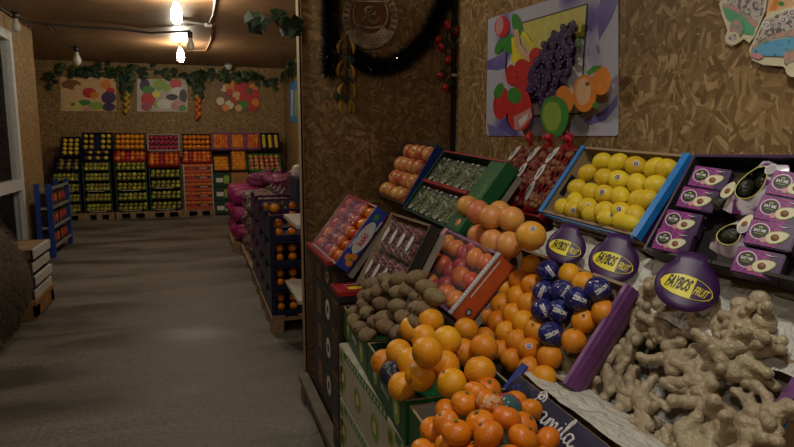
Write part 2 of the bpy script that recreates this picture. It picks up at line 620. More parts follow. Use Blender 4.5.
# black cable trunk in the corner with a white clip
t = thing('cable_conduit', 'black cable trunk running up the corner between the two OSB walls', 'cable trunk')
MB().box((XW - .028, YP - .03, 0), (XW - .004, YP - .004, ZC), 'black').obj('channel', t)
p = on(455, 75, (0, 1, 0), (0, YP - .03, 0))
MB().box((XW - .034, YP - .036, p.z - .008), (XW + 0, YP - .03, p.z + .008), 'white').obj('clip', t)

# ------------------------------------------------------------------ ceiling lights
def ceiling_lamp(px, py, zb, label, y=None, x=None):
    if y is None:
        p = on(px, py, (0, 0, 1), (0, 0, zb)); x, y = p.x, p.y
    t = thing('ceiling_lamp', label, 'ceiling lamp', T(x, y, zb), 'bare bulbs along the ceiling')
    MB().lathe([(0, 0), (.03, .005), (.05, .03), (.055, .09), (.05, .15), (.03, .2), (.022, .21)], 'lamp', 20).obj('bulb', t)
    MB().lathe([(.025, .2), (.03, .205), (.03, ZC - zb), (.0, ZC - zb)], 'white', 16).obj('socket', t)


ceiling_lamp(177, 24, 2.8, 'glowing white bulb on the ceiling, the higher of two in the photo')
ceiling_lamp(181, 62, 2.8, 'glowing white bulb on the ceiling, the lower and farther of two')

# white conduit
def cz(px, py, z=3.085):
    return on(px, py, (0, 0, 1), (0, 0, z))


t = thing('conduit', 'white plastic conduit with a junction box beside the nearer glowing bulb', 'conduit')
a, b, c = cz(180, 21), cz(208, 25), cz(216, -6)
MB().ring([a, b], .014, 'white').ring([b, cz(213, 14), c], .012, 'white').obj('tube', t)
MB().box((b.x - .05, b.y - .05, b.z - .03), (b.x + .05, b.y + .05, b.z + .014), 'white', bev=.006).obj('junction_box', t)
t = thing('conduit', 'thin grey conduit bent along the ceiling beside the farther bulb', 'conduit')
MB().ring([cz(184, 51), cz(206, 50), cz(211, 40), cz(212, 28)], .014, 'ceiling').obj('tube', t)

# string of unlit bulbs on a black cable
path = [(-8, 2), (14, 12), (26, 21), (45, 24), (80, 27), (118, 29), (150, 33), (190, 31)]
pts = [cz(x, y, 3.06) for x, y in path]
t = thing('cable', 'black cable sagging along the brown ceiling with bulbs hung from it', 'cable')
MB().ring(pts, .016, 'cable', 6).obj('main_line', t)
MB().ring([cz(45, 24, 3.06), cz(55, 34, 3.05), cz(66, 45, 3.04), cz(75, 48, 3.04)], .013, 'cable', 6).obj('branch_line', t)
for px, py, lb in ((15, 12, 'unlit frosted bulb at the near left end of the ceiling cable'), (76, 46, 'unlit bulb on the branch of the black ceiling cable'),
                   (190, 32, 'unlit clear bulb hanging just right of the far glowing bulb')):
    p = cz(px, py, 3.05)
    t = thing('hanging_bulb', lb, 'bulb', T(*p))
    k = p.y / 8
    MB().lathe([(0, .01), (.028 * k, .0), (.03 * k, -.07 * k), (0, -.07 * k)], 'black', 14).obj('socket', t)
    MB().lathe([(.018 * k, -.07 * k), (.03 * k, -.11 * k), (.047 * k, -.15 * k), (.044 * k, -.19 * k), (.02 * k, -.215 * k), (0, -.22 * k)], 'bulb_off', 16).obj('glass', t)
p = cz(228, 66, 3.1)
t = thing('smoke_detector', 'small white smoke detector on the ceiling near the back wall', 'smoke detector', T(p.x, min(p.y, 13.3), 3.1))
MB().lathe([(0, -.1), (.05, -.095), (.07, -.05), (.085, -.04), (.085, 0), (0, 0)], 'white', 20).obj('housing', t)

# ------------------------------------------------------------------ fruit prototypes
def peel(r, sz=.95, dim=.06, seg=28, v=18):
    mb = MB()
    q = bmesh.ops.create_uvsphere(mb.bm, u_segments=seg, v_segments=v, radius=1)
    for x in q['verts']:
        p = x.co
        h = math.hypot(p.x, p.y)
        d = dim * math.exp(-(h / .25) ** 2) * (1 if p.z > 0 else .5)
        wob = 1 + .012 * sin(3 * math.atan2(p.y, p.x) + 2 * p.z)
        x.co = Vector((p.x * wob * r, p.y * wob * r, (p.z * sz - math.copysign(d, p.z)) * r))
    return mb, q['verts']


def fruit_data(name, k, r, sz=.95, dim=.06, seg=28, v=18):
    mb, vs = peel(r, sz, dim, seg, v)
    mb._fin(vs, k, None, True)
    return mb.data(name)


def stem_data(r, sz, dim, k='stem', big=1.0):
    mb = MB()
    z = r * (sz - dim)
    n = 6
    for j in range(n):
        a = 2 * pi * j / n
        mb.poly([(0, 0, z + .0025), (cos(a - .4) * r * .1 * big, sin(a - .4) * r * .1 * big, z + .0035), (cos(a) * r * .17 * big, sin(a) * r * .17 * big, z + .0055),
                 (cos(a + .4) * r * .1 * big, sin(a + .4) * r * .1 * big, z + .0035)], k)
    mb.sph((0, 0, z + .003), r * .05 * big, k, u=8, v=6)
    return mb.data('stem')


def sticker_data(r, k1, k2, sz=.95, word=None, rad=.011):
    """round fruit sticker lying on the side of a fruit (towards +x)"""
    mb = MB()
    def warp(p, lift):
        d = Vector((1, p.x / r, p.y / r)).normalized()
        return Vector((d.x * r * 1.012, d.y * r * 1.012, d.z * r * sz * 1.0 + 0)) + d * lift
    for rr, k, lf in ((1, k1, .0004), (.72, k2, .0008)):
        ring_ = [mb.bm.verts.new(warp(Vector((cos(a) * rad * rr, sin(a) * rad * .8 * rr, 0)), lf)) for a in [2 * pi * j / 18 for j in range(18)]]
        f = mb.bm.faces.new(ring_)
        f.material_index = mb.mi(k)
    mb.box((r * 1.012 + .001, -rad * .5, -rad * .12), (r * 1.012 + .0016, rad * .5, rad * .12), k1)
    return mb.data('sticker')


class Fruit:
    def __init__(s, name, cat, k, r, sz=.95, dim=.06, seg=28, v=18, stem=True, stem_k='stem', big=1.0, stk=None):
        s.name, s.cat, s.r = name, cat, r
        s.d = fruit_data(name, k, r, sz, dim, seg, v)
        s.sd = stem_data(r, sz, dim, stem_k, big) if stem else None
        s.stk = sticker_data(r, *stk, sz=sz) if stk else None

    def put(s, p, sticker=False, group=None, label=None, q=None):
        """q: rotation; a stickered fruit turns its sticker towards the aisle"""
        if q is None:
            q = rnd_rot()
            if sticker:
                d = (EYE - Vector(p)).normalized()
                d = (d + Vector((random.uniform(-.3, .3), random.uniform(-.3, .3), random.uniform(-.1, .4)))).normalized()
                q = d.to_track_quat('X', 'Z').to_matrix().to_4x4()
        o = link(s.name, s.d, None, T(*p) @ q, label, s.cat, group)
        if s.sd:
            link('stem', s.sd, o)
        if sticker and s.stk:
            c = link('sticker', s.stk, o)
            c['label'] = 'small round sticker'
        return o


NAVEL = Fruit('large_orange', 'orange', 'navel', .0415, .96, .05, stk=('ink_blue', 'ink_white'))
ORANGE = Fruit('orange', 'orange', 'orange', .038, .95, .05, stk=('ink_white', 'ink_blue'))
MANDARIN = Fruit('mandarin', 'mandarin', 'mandarin', .034, .82, .1, big=1.3)
GRAPEFRUIT = Fruit('grapefruit', 'grapefruit', 'grapefruit', .048, .95, .04, stem=False, stk=('ink_white', 'ink_plum'))
POMELO = Fruit('grapefruit', 'grapefruit', 'pomelo', .051, .96, .04, stem=False, stk=('ink_white', 'ink_plum'))
APPLE = Fruit('apple', 'apple', 'apple', .047, .92, .16, stem_k='ink_brown', seg=24, v=16)
PERS = Fruit('persimmon', 'persimmon', 'persimmon', .031, .85, .1, 20, 12, big=1.6)
PEACH = Fruit('persimmon', 'persimmon', 'peach', .039, .9, .08, 20, 12, big=1.6)
PLUM = Fruit('plum', 'plum', 'plum', .027, .95, .06, 16, 10, stem=False)
PINK = Fruit('nectarine', 'nectarine', 'pinkfruit', .029, .95, .06, 16, 10, stem=False)
POME = Fruit('pomegranate', 'pomegranate', 'pinkfruit', .034, .95, .06, 16, 10, stem=False)


class Wrapped:
    """an orange twisted into printed tissue"""
    def __init__(s, name, k, r, word=None):
        s.name, s.r = name, r
        mb = MB()
        q = bmesh.ops.create_icosphere(mb.bm, subdivisions=4, radius=1)
        rr = random.Random(3)
        dirs = [Vector((rr.gauss(0, 1), rr.gauss(0, 1), rr.gauss(0, 1))).normalized() for _ in range(26)]
        for x in q['verts']:
            p = x.co.normalized()
            d = 0
            for i, e in enumerate(dirs):
                t = p.dot(e)
                d += .035 * abs(sin(9 * t + i)) * max(0, t)
            x.co = p * r * (.97 + d * .45)
        mb._fin(q['verts'], k, None, True)
        s.d = mb.data(name)
        s.w = None
        if word:
            mb = MB()
            def warp(p):
                a = p.x / (r * 1.05); b = p.y / (r * 1.05)
                return Vector((cos(a) * cos(b), sin(a) * cos(b), sin(b))) * (r * 1.055 + p.z)
            text(mb, word, .0165, 'ink_white', Matrix(), .8, .0008, .0003, warp=warp)
            for rep in range(22):
                a0 = rr.uniform(-1.2, 1.2); b0 = rr.uniform(-.9, .9)
                if abs(b0) < .3:
                    continue
                def warp2(p, a0=a0, b0=b0):
                    a = p.x / r + a0; b = p.y / r + b0
                    return Vector((cos(a) * cos(b), sin(a) * cos(b), sin(b))) * (r * 1.05 + p.z)
                mb.poly([warp2(Vector((cos(2 * pi * j / 7) * .0045, sin(2 * pi * j / 7) * .0025, 0))) for j in range(7)], 'ink_plum2')
            s.w = mb.data('lettering')

    def put(s, p, roll=0, turn=0, group=None, label=None):
        d = (EYE - Vector(p)).normalized()
        q = d.to_track_quat('X', 'Z').to_matrix().to_4x4() @ rot(turn, 'Z') @ rot(roll, 'X')
        o = link(s.name, s.d, None, T(*p) @ q, label, 'orange', group)
        if s.w:
            link('lettering', s.w, o)
        return o


WRAP = Wrapped('wrapped_orange', 'wrap_navy', .037, 'ZERON')
WRAPD = Wrapped('wrapped_orange', 'wrap_dark', .038)
WRAPM = Wrapped('wrapped_mandarin', 'wrap_mix', .034)

# lemon, kiwi
def lemon_data(r):
    mb = MB()
    prof = []
    n = 16
    for i in range(n + 1):
        t = pi * i / n
        z = -cos(t) * r * 1.12
        rad = sin(t) ** .92 * r * .96
        prof.append((rad if 0 < i < n else 0, z))
    prof[0] = (0, -r * 1.3); prof.insert(1, (r * .12, -r * 1.27)); prof.insert(2, (r * .2, -r * 1.15))
    prof[-1] = (0, r * 1.22); prof.insert(len(prof) - 1, (r * .14, r * 1.18))
    mb.lathe(prof, 'lemon', 22)
    return mb.data('lemon')


LEMON_D = lemon_data(.0345)
lemon_stk = sticker_data(.0345, 'ink_white', 'ink_black', sz=1.0, rad=.0115)
def kiwi_data():
    mb = MB()
    mb.sph((0, 0, 0), .0285, 'kiwi', (1.34, 1, .94), 22, 14)
    mb.lathe([(.0035, .0), (.003, .004), (0, .0045)], 'ink_brown', 8, rot(pi / 2, 'Y') @ T(0, 0, .038))
    mb.lathe([(.004, .0), (.002, .003), (0, .0035)], 'ink_black', 8, rot(-pi / 2, 'Y') @ T(0, 0, .038))
    return mb.data('kiwi')


KIWI_D = kiwi_data()


# ------------------------------------------------------------------ crates
def frame(o, yaw, al, ro=0, s=1.0):
    """a crate's frame: x along the stand towards the camera, y up the slope, z out of the opening; s: distance scale from the eye"""
    u = Vector((sin(R(yaw)), -cos(R(yaw)), 0))
    n = Vector((cos(R(yaw)), sin(R(yaw)), 0))
    v = n * cos(R(al)) + Vector((0, 0, 1)) * sin(R(al))
    u2 = u * cos(R(ro)) - Vector((0, 0, 1)) * sin(R(ro))
    v = (v - u2 * v.dot(u2)).normalized()
    w = u2.cross(v)
    m = Matrix((u2, v, w)).transposed().to_4x4()
    m.translation = EYE + (Vector(o) - EYE) * s
    return m


def crate(label, M_, L, Wd, D, far, near, front, back, base='card', th=.008, name='fruit_crate', inner='card', rim=None, group=None, front_h=1.0, cat='crate'):
    t = thing(name, label, cat, M_, group)
    def wall(a, b, k, nm):
        mb = MB().box(a, b, k)
        if inner:
            # inner lining leaf
            pass
        return mb.obj(nm, t)
    MB().box((0, 0, -D), (L, Wd, -D + th), base).obj('bottom_panel', t)
    ws = {}
    for nm, a, b, k, ax, sg in (('end_wall', (0, 0, -D), (th, Wd, 0), far, 0, 1), ('end_wall', (L - th, 0, -D), (L, Wd, 0), near, 0, -1),
                                ('front_wall', (th, 0, -D), (L - th, th, -D + D * front_h), front, 1, 1), ('back_wall', (th, Wd - th, -D), (L - th, Wd, 0), back, 1, -1)):
        mb = MB().box(a, b, k)
        mid = 'card' if inner is None else inner
        aa, bb = list(a), list(b)
        if sg > 0:
            aa[ax] = b[ax]; bb[ax] = b[ax] + .001
        else:
            bb[ax] = a[ax]; aa[ax] = a[ax] - .001
        mb.box(aa, bb, mid)
        if rim:
            mb.box((a[0], a[1], b[2]), (b[0], b[1], b[2] + .002), rim)
        ws.setdefault(nm, []).append(mb.obj(nm, t))
    return t, ws


FR = dict(
    apple=frame((.857, 2.915, 1.278), .9, 59.7, 2.2, 1.2),
    green=frame((.818, 2.378, 1.264), 2.6, 53.1, 3.3, 1.2),
    net=frame((1.185, 2.337, 1.298), 2.4, 55.8, .4, 1.1),
    lemon=frame((1.212, 1.944, 1.287), 2.1, 54.2, 2.3, 1.04),
    avo=frame((1.322, 1.519, 1.21), 1.5, 57.4, -1, .965),
    pers=frame((.504, 2.779, 1.062), 2.5, 52.5, 2.2, 1.1),
    grape=frame((.585, 2.27, .989), 1.8, 61.1, -.4, 1.1),
    peach=frame((.756, 2.175, 1.011), 1.7, 48.2, 3.4, 1.05),
    orange=frame((.917, 1.906, .892), 5.3, 53.7, 2.6, 1.0),
    ginger=frame((1.082, 1.529, .788), -.5, 55.2, 3.6, 1.0))


def plane_at(fr, px, py, off=0.0):
    m = FR[fr]
    n = m.col[2].to_3d()
    p = on(px, py, n, m.translation + n * off)
    return p


# --- apples (far end of the top tier)
Ml = FR['apple']
crate('dark crate of blush apples at the far top of the display, near the wall corner', Ml, .488, .374, .07, 'black_card', 'navy2', 'black_card', 'black_card', 'card_dark', inner='card_dark')
fs = []
for r_, n in enumerate((4, 4, 4, 4)):
    for c in range(n):
        x = .075 + c * .100 + (.035 if r_ % 2 else 0)
        y = .055 + r_ * .088
        if x < .43:
            fs.append(APPLE.put(Ml @ Vector((x, y, -.026)), group='apples in the dark crate'))
rows_label(fs, 'blush apple', 'in the dark crate', 4)

# --- green crate with bagged leaves
Ml = FR['green']
L, Wd = .616, .366
t, ws = crate('dark green crate of clear bagged greens beside the apples', Ml, L, Wd, .075, 'green_card', 'green_card', 'green_dark', 'red_card', 'green_dark', inner='green_dark')
mb = MB()
mb.box((L - .13, .01, -.012), (L - .004, Wd - .01, -.004), 'green_card')
lm = T(L - .065, Wd * .55, -.0035) @ rot(pi / 2, 'Z')
mb2 = MB()
for j in range(5):
    y = Wd * (.50 + .07 * j)
    pts = [(L - .125 + .1 * i / 10, y + .006 * sin(i * 2.1 + j), -.003) for i in range(11)]
    mb2.ring(pts, .0012, 'ink_lime', 5)
mb2.ring([(L - .115, .06, -.003), (L - .06, .11, -.003), (L - .03, .2, -.003), (L - .05, .26, -.003)], .0016, 'ink_lime', 5)
lid = mb.obj('side_flap', t)
o = mb2.obj('lettering', lid)
o['label'] = 'pale green swirling print'
# leafy bags
rr = random.Random(5)
def leaf_bag():
    t = thing('bagged_greens', 'x', 'bagged greens', None, 'clear bags in the green crate')
    mb = MB()
    for i in range(70):
        p = Vector((rr.uniform(-.05, .05), rr.uniform(-.055, .055), rr.uniform(-.012, .02)))
        d = Vector((rr.gauss(0, 1), rr.gauss(0, 1), rr.gauss(0, .5))).normalized()
        e = d.cross(Vector((rr.gauss(0, 1), rr.gauss(0, 1), rr.gauss(0, 1)))).normalized()
        l, w = rr.uniform(.02, .034), rr.uniform(.007, .012)
        mb.poly([p - d * l, p + e * w, p + d * l, p - e * w], 'leafbag')
    mb.sph((0, 0, -.004), .052, 'leafbag', (1, 1.1, .22), 16, 10)
    mb.obj('leaves', t)
    mb = MB().box((-.066, -.072, -.02), (.066, .072, .028), 'film', bev=.012)
    mb.obj('clear_bag', t)
    mb = MB()
    for sy in (-1, 1):
        for i in range(2):
            mb.sph((-.03 + i * .055, sy * .064, .026), .007, 'ink_white', (1.4, .7, .4), 8, 5)
    mb.obj('seal', t)
    return t


lb0 = leaf_bag()
lbs = []
for r_ in range(2):
    for c in range(3):
        m4 = Ml @ T((.075 + c * .150), .085 + r_ * .175, -.035)
        if not lbs:
            lb0.matrix_world = m4; lbs.append(lb0)
        else:
            lbs.append(dup(lb0, m4, 'x'))
bpy.context.view_layer.update()
rows_label(lbs, 'clear bag of greens', 'in the green crate', 2)
mb = MB().box((.006, Wd * .5 - .012, -.06), (L - .135, Wd * .5 + .004, .004), 'red_card')
mb.obj('divider', t)['label'] = 'dark red divider'

# --- red net sacks
Ml = FR['net']
L, Wd = .46, .30
crate('low dark red crate holding red net sacks behind the grapefruit', Ml @ T(-.02, -.035, 0), L + .03, Wd + .03, .06, 'red_card', 'red_card', 'red_card', 'red_card', 'red_card', inner='red_card')
NUTS = [fruit_data('nut', 'nut', .017, .85, .02, 12, 8)]
def net_sack(x, label, twist):
    Mt = Ml @ T(x, Wd * .5, .0) @ rot(twist, 'Z')
    t = thing('net_sack', label, 'net sack', Mt, 'red net sacks')
    r2 = random.Random(int(x * 1000))
    hl, rad = .165, .062
    # contents: one filling
    mb = MB()
    for i in range(110):
        y = r2.uniform(-hl * .9, hl * .86); a = r2.uniform(0, 2 * pi)
        rr_ = rad * .78 * math.sqrt(max(0, 1 - (y / hl) ** 2 * .75))
        mb.sph((cos(a) * rr_ * 1.05, y, sin(a) * rr_ * .62), r2.uniform(.013, .017), 'nut', (1, 1, .85), 10, 7)
    mb.obj('chestnuts', t, kind='stuff')
    mb = MB()
    def sp(u_, v_):
        y = -hl + 2 * hl * v_
        k = math.sqrt(max(.02, 1 - (abs(2 * v_ - 1) ** 2.4) * .93))
        return Vector((cos(u_) * rad * k * 1.12, y, sin(u_) * rad * k * .72))
    nu, nv = 18, 20
    for s in (-1, 1):
        for i in range(nu):
            mb.ring([sp(2 * pi * i / nu + s * 1.6 * j / nv, j / nv) for j in range(nv + 1)], .0012, 'net_red', 4, cap=False)
    mb.ring([(0, hl * .97, 0), (.01, hl * 1.06, .015), (-.005, hl * 1.15, .03)], [.012, .007, .018], 'net_red', 8)
    for i in range(26):
        a = r2.uniform(0, 6.28)
        mb.ring([(0, hl * 1.02, .01), (cos(a) * .03, hl * 1.12 + sin(a) * .02, .03 + r2.uniform(-.01, .02))], .0022, 'net_red', 4)
    mb.obj('netting', t)
    mb = MB()
    for j, (y0, y1) in enumerate(((-.135, -.048), (-.046, .036), (.04, .13))):
        n = 8
        pts = []
        for e in range(24):
            a = 2 * pi * e / 24
            xx = .019 * cos(a); yy = (y0 + y1) / 2 + (y1 - y0) / 2 * sin(a)
            v_ = (yy + hl) / (2 * hl)
            k = math.sqrt(max(.02, 1 - (abs(2 * v_ - 1) ** 2.4) * .93))
            pts.append((xx - .008, yy, rad * k * .72 + .004))
        mb.poly(pts, 'ink_white', .0008, (0, 0, 1))
        yc = (y0 + y1) / 2
        zz = rad * .72 + .0052
        mb.box((-.013, yc - .022, zz - .001), (-.009, yc + .02, zz), 'ink_black').box((-.005, yc - .012, zz - .001), (-.003, yc + .014, zz), 'ink_green')
    mb.obj('label', t)['label'] = 'white oval paper tags down the sack'
    return t


net_sack(.09, 'red net sack of chestnuts with white tags, left of the pair', -.05)
net_sack(.245, 'red net sack of chestnuts with white tags, next to the lemon crate', -.05)
net_sack(.385, 'red net sack mostly hidden behind the bright blue edge of the lemon crate', -.04)

# --- lemons
Ml = FR['lemon']
L, Wd, D = .524, .307, .07
t, ws = crate('brown cardboard crate with bright blue edges full of lemons', Ml, L, Wd, D, 'card', 'purple_dark', 'card', 'card', 'card')
MB().box((-.006, -.004, -.02), (-.0005, Wd + .002, .006), 'blue_edge').box((-.006, -.004, .0), (.016, Wd + .002, .006), 'blue_edge').obj('edge_trim', t)['label'] = 'bright blue far edge'
MB().box((L - .022, -.004, .0), (L + .004, Wd + .002, .006), 'blue_edge').box((L + .0005, -.004, -.02), (L + .004, Wd + .002, .0), 'blue_edge').obj('edge_trim', t)['label'] = 'bright blue near edge'
MB().box((.014, -.006, -.03), (L - .02, -.0005, -.008), 'blue_edge').obj('edge_trim', t)['label'] = 'thin blue front edge'
MB().box((.0085, .10, -.045), (.0105, .19, -.022), 'ink_black').obj('hand_slot', t)
lem = [(602, 162), (618, 163), (636, 166), (655, 168), (672, 170), (588, 173), (604, 178), (619, 180), (637, 184), (657, 185), (577, 189), (591, 192), (605, 194),
       (621, 196), (640, 200), (654, 202), (575, 203), (588, 207), (604, 211), (622, 212), (638, 219), (561, 211), (571, 214), (587, 222), (603, 227), (618, 229), (634, 232)]
stk_i = {2, 7, 12, 17, 22, 24, 19}
n = Ml.col[2].to_3d()
ps = relax([on(x, y, n, Ml.translation - n * .005) for x, y in lem], [.0345] * len(lem), 25, .98)
fs = []
for i, p in enumerate(ps):
    lp = Ml.inverted() @ p
    lp.x = min(max(lp.x, .05), L - .06); lp.y = min(max(lp.y, .04), Wd - .042); lp.z = max(lp.z, -.03)
    p = Ml @ lp
    a = random.uniform(-.7, .7)
    q = Ml.to_3x3().to_4x4() @ rot(a, 'Z') @ rot(pi / 2 + random.uniform(-.25, .25), 'Y')
    if i in stk_i:
        d = (EYE - p).normalized()
        q = d.to_track_quat('X', 'Z').to_matrix().to_4x4() @ rot(random.uniform(-.35, .35), 'Y') @ rot(random.uniform(-.4, .4), 'Z') @ rot(random.choice([1.2, 1.7]), 'X')
    o = link('lemon', LEMON_D, None, T(*p) @ q, 'x', 'lemon', 'lemons in the blue-edged crate')
    if i in stk_i:
        link('sticker', lemon_stk, o)['label'] = 'small dark oval sticker'
    fs.append(o)
rows_label(fs, lambda o: 'stickered lemon' if o.children else 'yellow lemon', 'in the blue-edged crate', 6)

# --- avocado crate
Ml = FR['avo']
L, Wd, D = .56, .338, .075
crate('black and purple crate of boxed avocados beside the lemon crate', Ml, L, Wd, D, 'purple_dark', 'purple_dark', 'black_card', 'purple_dark', 'black_card', inner='black_card')


def pack_proto():
    t = thing('avocado_box', 'x', 'avocado box', None, 'purple avocado boxes')
    a, b, h = .060, .040, .024
    MB().box((-a, -b, -h), (a, b, h), 'purple_dark', bev=.003).box((-a + .003, -b + .003, h - .001), (a * .42, b - .003, h + .0006), 'ink_magenta').obj('carton', t)
    mb = MB()
    cx_, cy_ = -.028, .004
    def disc(cx, cy, r, k, z, sy=1.0, ro_=0, n=26, pw=None):
        pts = []
        for e in range(n):
            a_ = 2 * pi * e / n
            x, y = r * cos(a_), r * sy * sin(a_)
            if pw:
                y *= 1 - pw * cos(a_)
            pts.append((cx + x * cos(ro_) - y * sin(ro_), cy + x * sin(ro_) + y * cos(ro_), z))
        mb.poly(pts, k, .0003, (0, 0, 1))
    disc(cx_, cy_, .0255, 'ink_white', h + .0012)
    disc(cx_, cy_, .0228, 'ink_magenta', h + .0016)
    disc(cx_, cy_, .0205, 'ink_black', h + .0020)
    disc(cx_, cy_ + .0125, .006, 'ink_lime', h + .0024, .5)
    text(mb, 'EAT ME', .0115, 'ink_white', T(cx_, cy_ + .0015, h + .0026), .8, .0006)
    mb.box((cx_ - .011, cy_ - .0085, h + .0024), (cx_ + .011, cy_ - .0065, h + .0028), 'ink_lime')
    mb.obj('logo', t)
    mb = MB()
    disc(-.012, -.02, .0085, 'ink_pink', h + .0024)
    mb.obj('pink_seal', t)
    mb = MB()
    disc(.018, -.005, .030, 'ink_lime', h + .0020, .62, .45, 28, .22)
    disc(.018, -.005, .0275, 'cream', h + .0026, .6, .45, 28, .22)
    mb.sph((.0135, -.0075, h + .002), .011, 'ink_brown', (1, 1, .35), 16, 8)
    mb.obj('avocado_picture', t)
    mb = MB().ring([(.012, .029, h + .001), (.028, .026, h + .001), (.042, .030, h + .001)], [.0008, .0022, .0006], 'ink_white', 6)
    mb.obj('swoosh', t)
    return t


pk0 = pack_proto()
packs = [(711, 181, -.08, 'topmost purple avocado box in the left column of the black crate'),
         (699, 202, -.08, 'purple avocado box second from top in the left column'),
         (683, 225, -.1, 'purple avocado box third from top in the left column'),
         (674, 244, -.12, 'purple avocado box at the bottom of the left column'),
         (794, 189, -.05, 'topmost purple avocado box in the right column, cut by the photo edge'),
         (782, 214, -.05, 'purple avocado box second down in the right column'),
         (772, 238, -.1, 'purple avocado box third down in the right column'),
         (759, 266, -.1, 'lowest purple avocado box, at the front of the right column')]
n = Ml.col[2].to_3d()
sizes = []
for i, (x, y, a, lb) in enumerate(packs):
    p = on(x, y, n, Ml.translation - n * .012)
    m4 = T(*p) @ Ml.to_3x3().to_4x4() @ rot(-a * 1.2, 'Z') @ rot(R(22), 'Y') @ rot(R(3), 'X') @ Matrix.Scale(.86 if i < 4 else .88, 4)
    if i == 0:
        pk0.matrix_world = m4; pk0['label'] = lb
    else:
        dup(pk0, m4, lb)
# loose avocados and foil bags
avo_d = (lambda mb: (mb.lathe([(0, -.036), (.018, -.031), (.028, -.014), (.0285, .004), (.022, .022), (.013, .037), (.006, .042), (0, .043)], 'avo', 20), mb.data('avocado'))[1])(MB())
for i, (x, y, lb) in enumerate(((744, 186, 'dark avocado in the silver purple bag at the back of the crate'), (748, 216, 'dark loose avocado below the silver purple bag'),
                                (731, 238, 'dark avocado lying in the purple bag at the crate front'), (764, 178, 'dark avocado tucked beside the top right box'),
                                (720, 205, 'dark avocado in the gap right of the left boxes'))):
    p = on(x, y, n, Ml.translation - n * (.016 if i in (0, 2) else .035))
    o = link('avocado', avo_d, None, T(*p) @ Ml.to_3x3().to_4x4() @ rot((.5, 1.2, -.9, .3, 1.9)[i], 'Z') @ rot(pi / 2, 'X'), lb, 'avocado', 'loose avocados')


def foil_bag(cx, cy, hw, hh, ang, label, tip):
    p = on(cx, cy, n, Ml.translation + n * .0)
    t = thing('avocado_bag', label, 'avocado bag', T(*p) @ Ml.to_3x3().to_4x4() @ rot(ang, 'Z'))
    mb = MB()
    out = [(-hw, -hh), (-hw * .3, -hh * 1.05), (hw * .5, -hh * .95), (hw * .95, -hh * .3), (hw * 1.0, hh * .6), (hw * .75, hh), (-hw * .6, hh * 1.02), (-hw * 1.02, hh * .4)]
    N = 40
    # a foil frame round an open window
    import itertools
    inn = [(hw * .62 * cos(2 * pi * e / N) * (1 - .25 * sin(2 * pi * e / N)), hh * .05 + hh * .62 * sin(2 * pi * e / N)) for e in range(N)]
    def outer(e):
        a = 2 * pi * e / N
        d = Vector((cos(a), sin(a)))
        best = 9
        for (x1, y1), (x2, y2) in zip(out, out[1:] + out[:1]):
            dx, dy = x2 - x1, y2 - y1
            det = d.x * dy - d.y * dx
            if abs(det) > 1e-9:
                tt = (x1 * dy - y1 * dx) / det
                ss = (x1 * d.y - y1 * d.x) / det
                if tt > 0 and -1e-6 <= ss <= 1 + 1e-6:
                    best = min(best, tt)
        return (d.x * best, d.y * best)
    vo = [mb.bm.verts.new((*outer(e), -.012 + .006 * sin(e * 1.1))) for e in range(N)]
    vi = [mb.bm.verts.new((x, y, .016 + .003 * sin(e * .9))) for e, (x, y) in enumerate(inn)]
    mi = mb.mi('foil')
    for e in range(N):
        f = mb.bm.faces.new((vo[e], vo[(e + 1) % N], vi[(e + 1) % N], vi[e])); f.material_index = mi; f.smooth = True
    mb.ring([(x, y, .017) for x, y in inn + inn[:1]], .0016, 'yellow_pale', 6, cap=False)
    mb.obj('foil_wrap', t)
    mb = MB()
    pts = [(tip[0] + .018 * cos(a) * (1 - .2 * sin(a)), tip[1] + .026 * sin(a), .02) for a in [2 * pi * e / 24 for e in range(24)]]
    mb.poly(pts, 'cream', .001, (0, 0, 1))
    mb.sph((tip[0], tip[1] - .004, .02), .009, 'ink_brown', (1, 1, .3), 12, 6)
    mb.obj('avocado_picture', t)
    mb = MB()
    mb.poly([(hw * .45 + .016 * cos(a), hh * .62 + .016 * sin(a), .0205) for a in [2 * pi * e / 24 for e in range(24)]], 'ink_white', .0006, (0, 0, 1))
    mb.poly([(hw * .45 + .0135 * cos(a), hh * .62 + .0135 * sin(a), .0209) for a in [2 * pi * e / 24 for e in range(24)]], 'grey_strip', .0003, (0, 0, 1))
    mb.obj('logo', t)
    return t


foil_bag(755, 187, .06, .082, -.2, 'silver and purple bag of avocados standing in the middle of the crate', (-.05, -.035))
foil_bag(733, 238, .055, .05, -.25, 'purple avocado bag lying at the front of the black crate', (.02, .045))

# --- persimmon crate under film
Ml = FR['pers']
L, Wd, D = .455, .325, .075
t, ws = crate('blue ended crate of mixed fruit under pink film at the display end', Ml, L, Wd, D, 'red_card', 'ink_blue', 'grey_strip', 'red_card', 'red_card', inner='red_card')
fs = []
FILL = [('red', PERS), ('plum', PLUM), ('pink', PINK), ('or', PERS), ('or2', PERS)]
for c, (kk, fr) in enumerate(FILL):
    for r_ in range(5):
        x = .055 + c * .083; y = .04 + r_ * .061
        fs.append(fr.put(Ml @ Vector((x, y, -.025)), group='fruit under the pink film'))
rows_label(fs, lambda o: o.name.split('.')[0].replace('_', ' '), 'under pink film', 5)
MB().box((.008, .008, .006), (L * .78, Wd - .008, .0072), 'film_pink').obj('film', t)
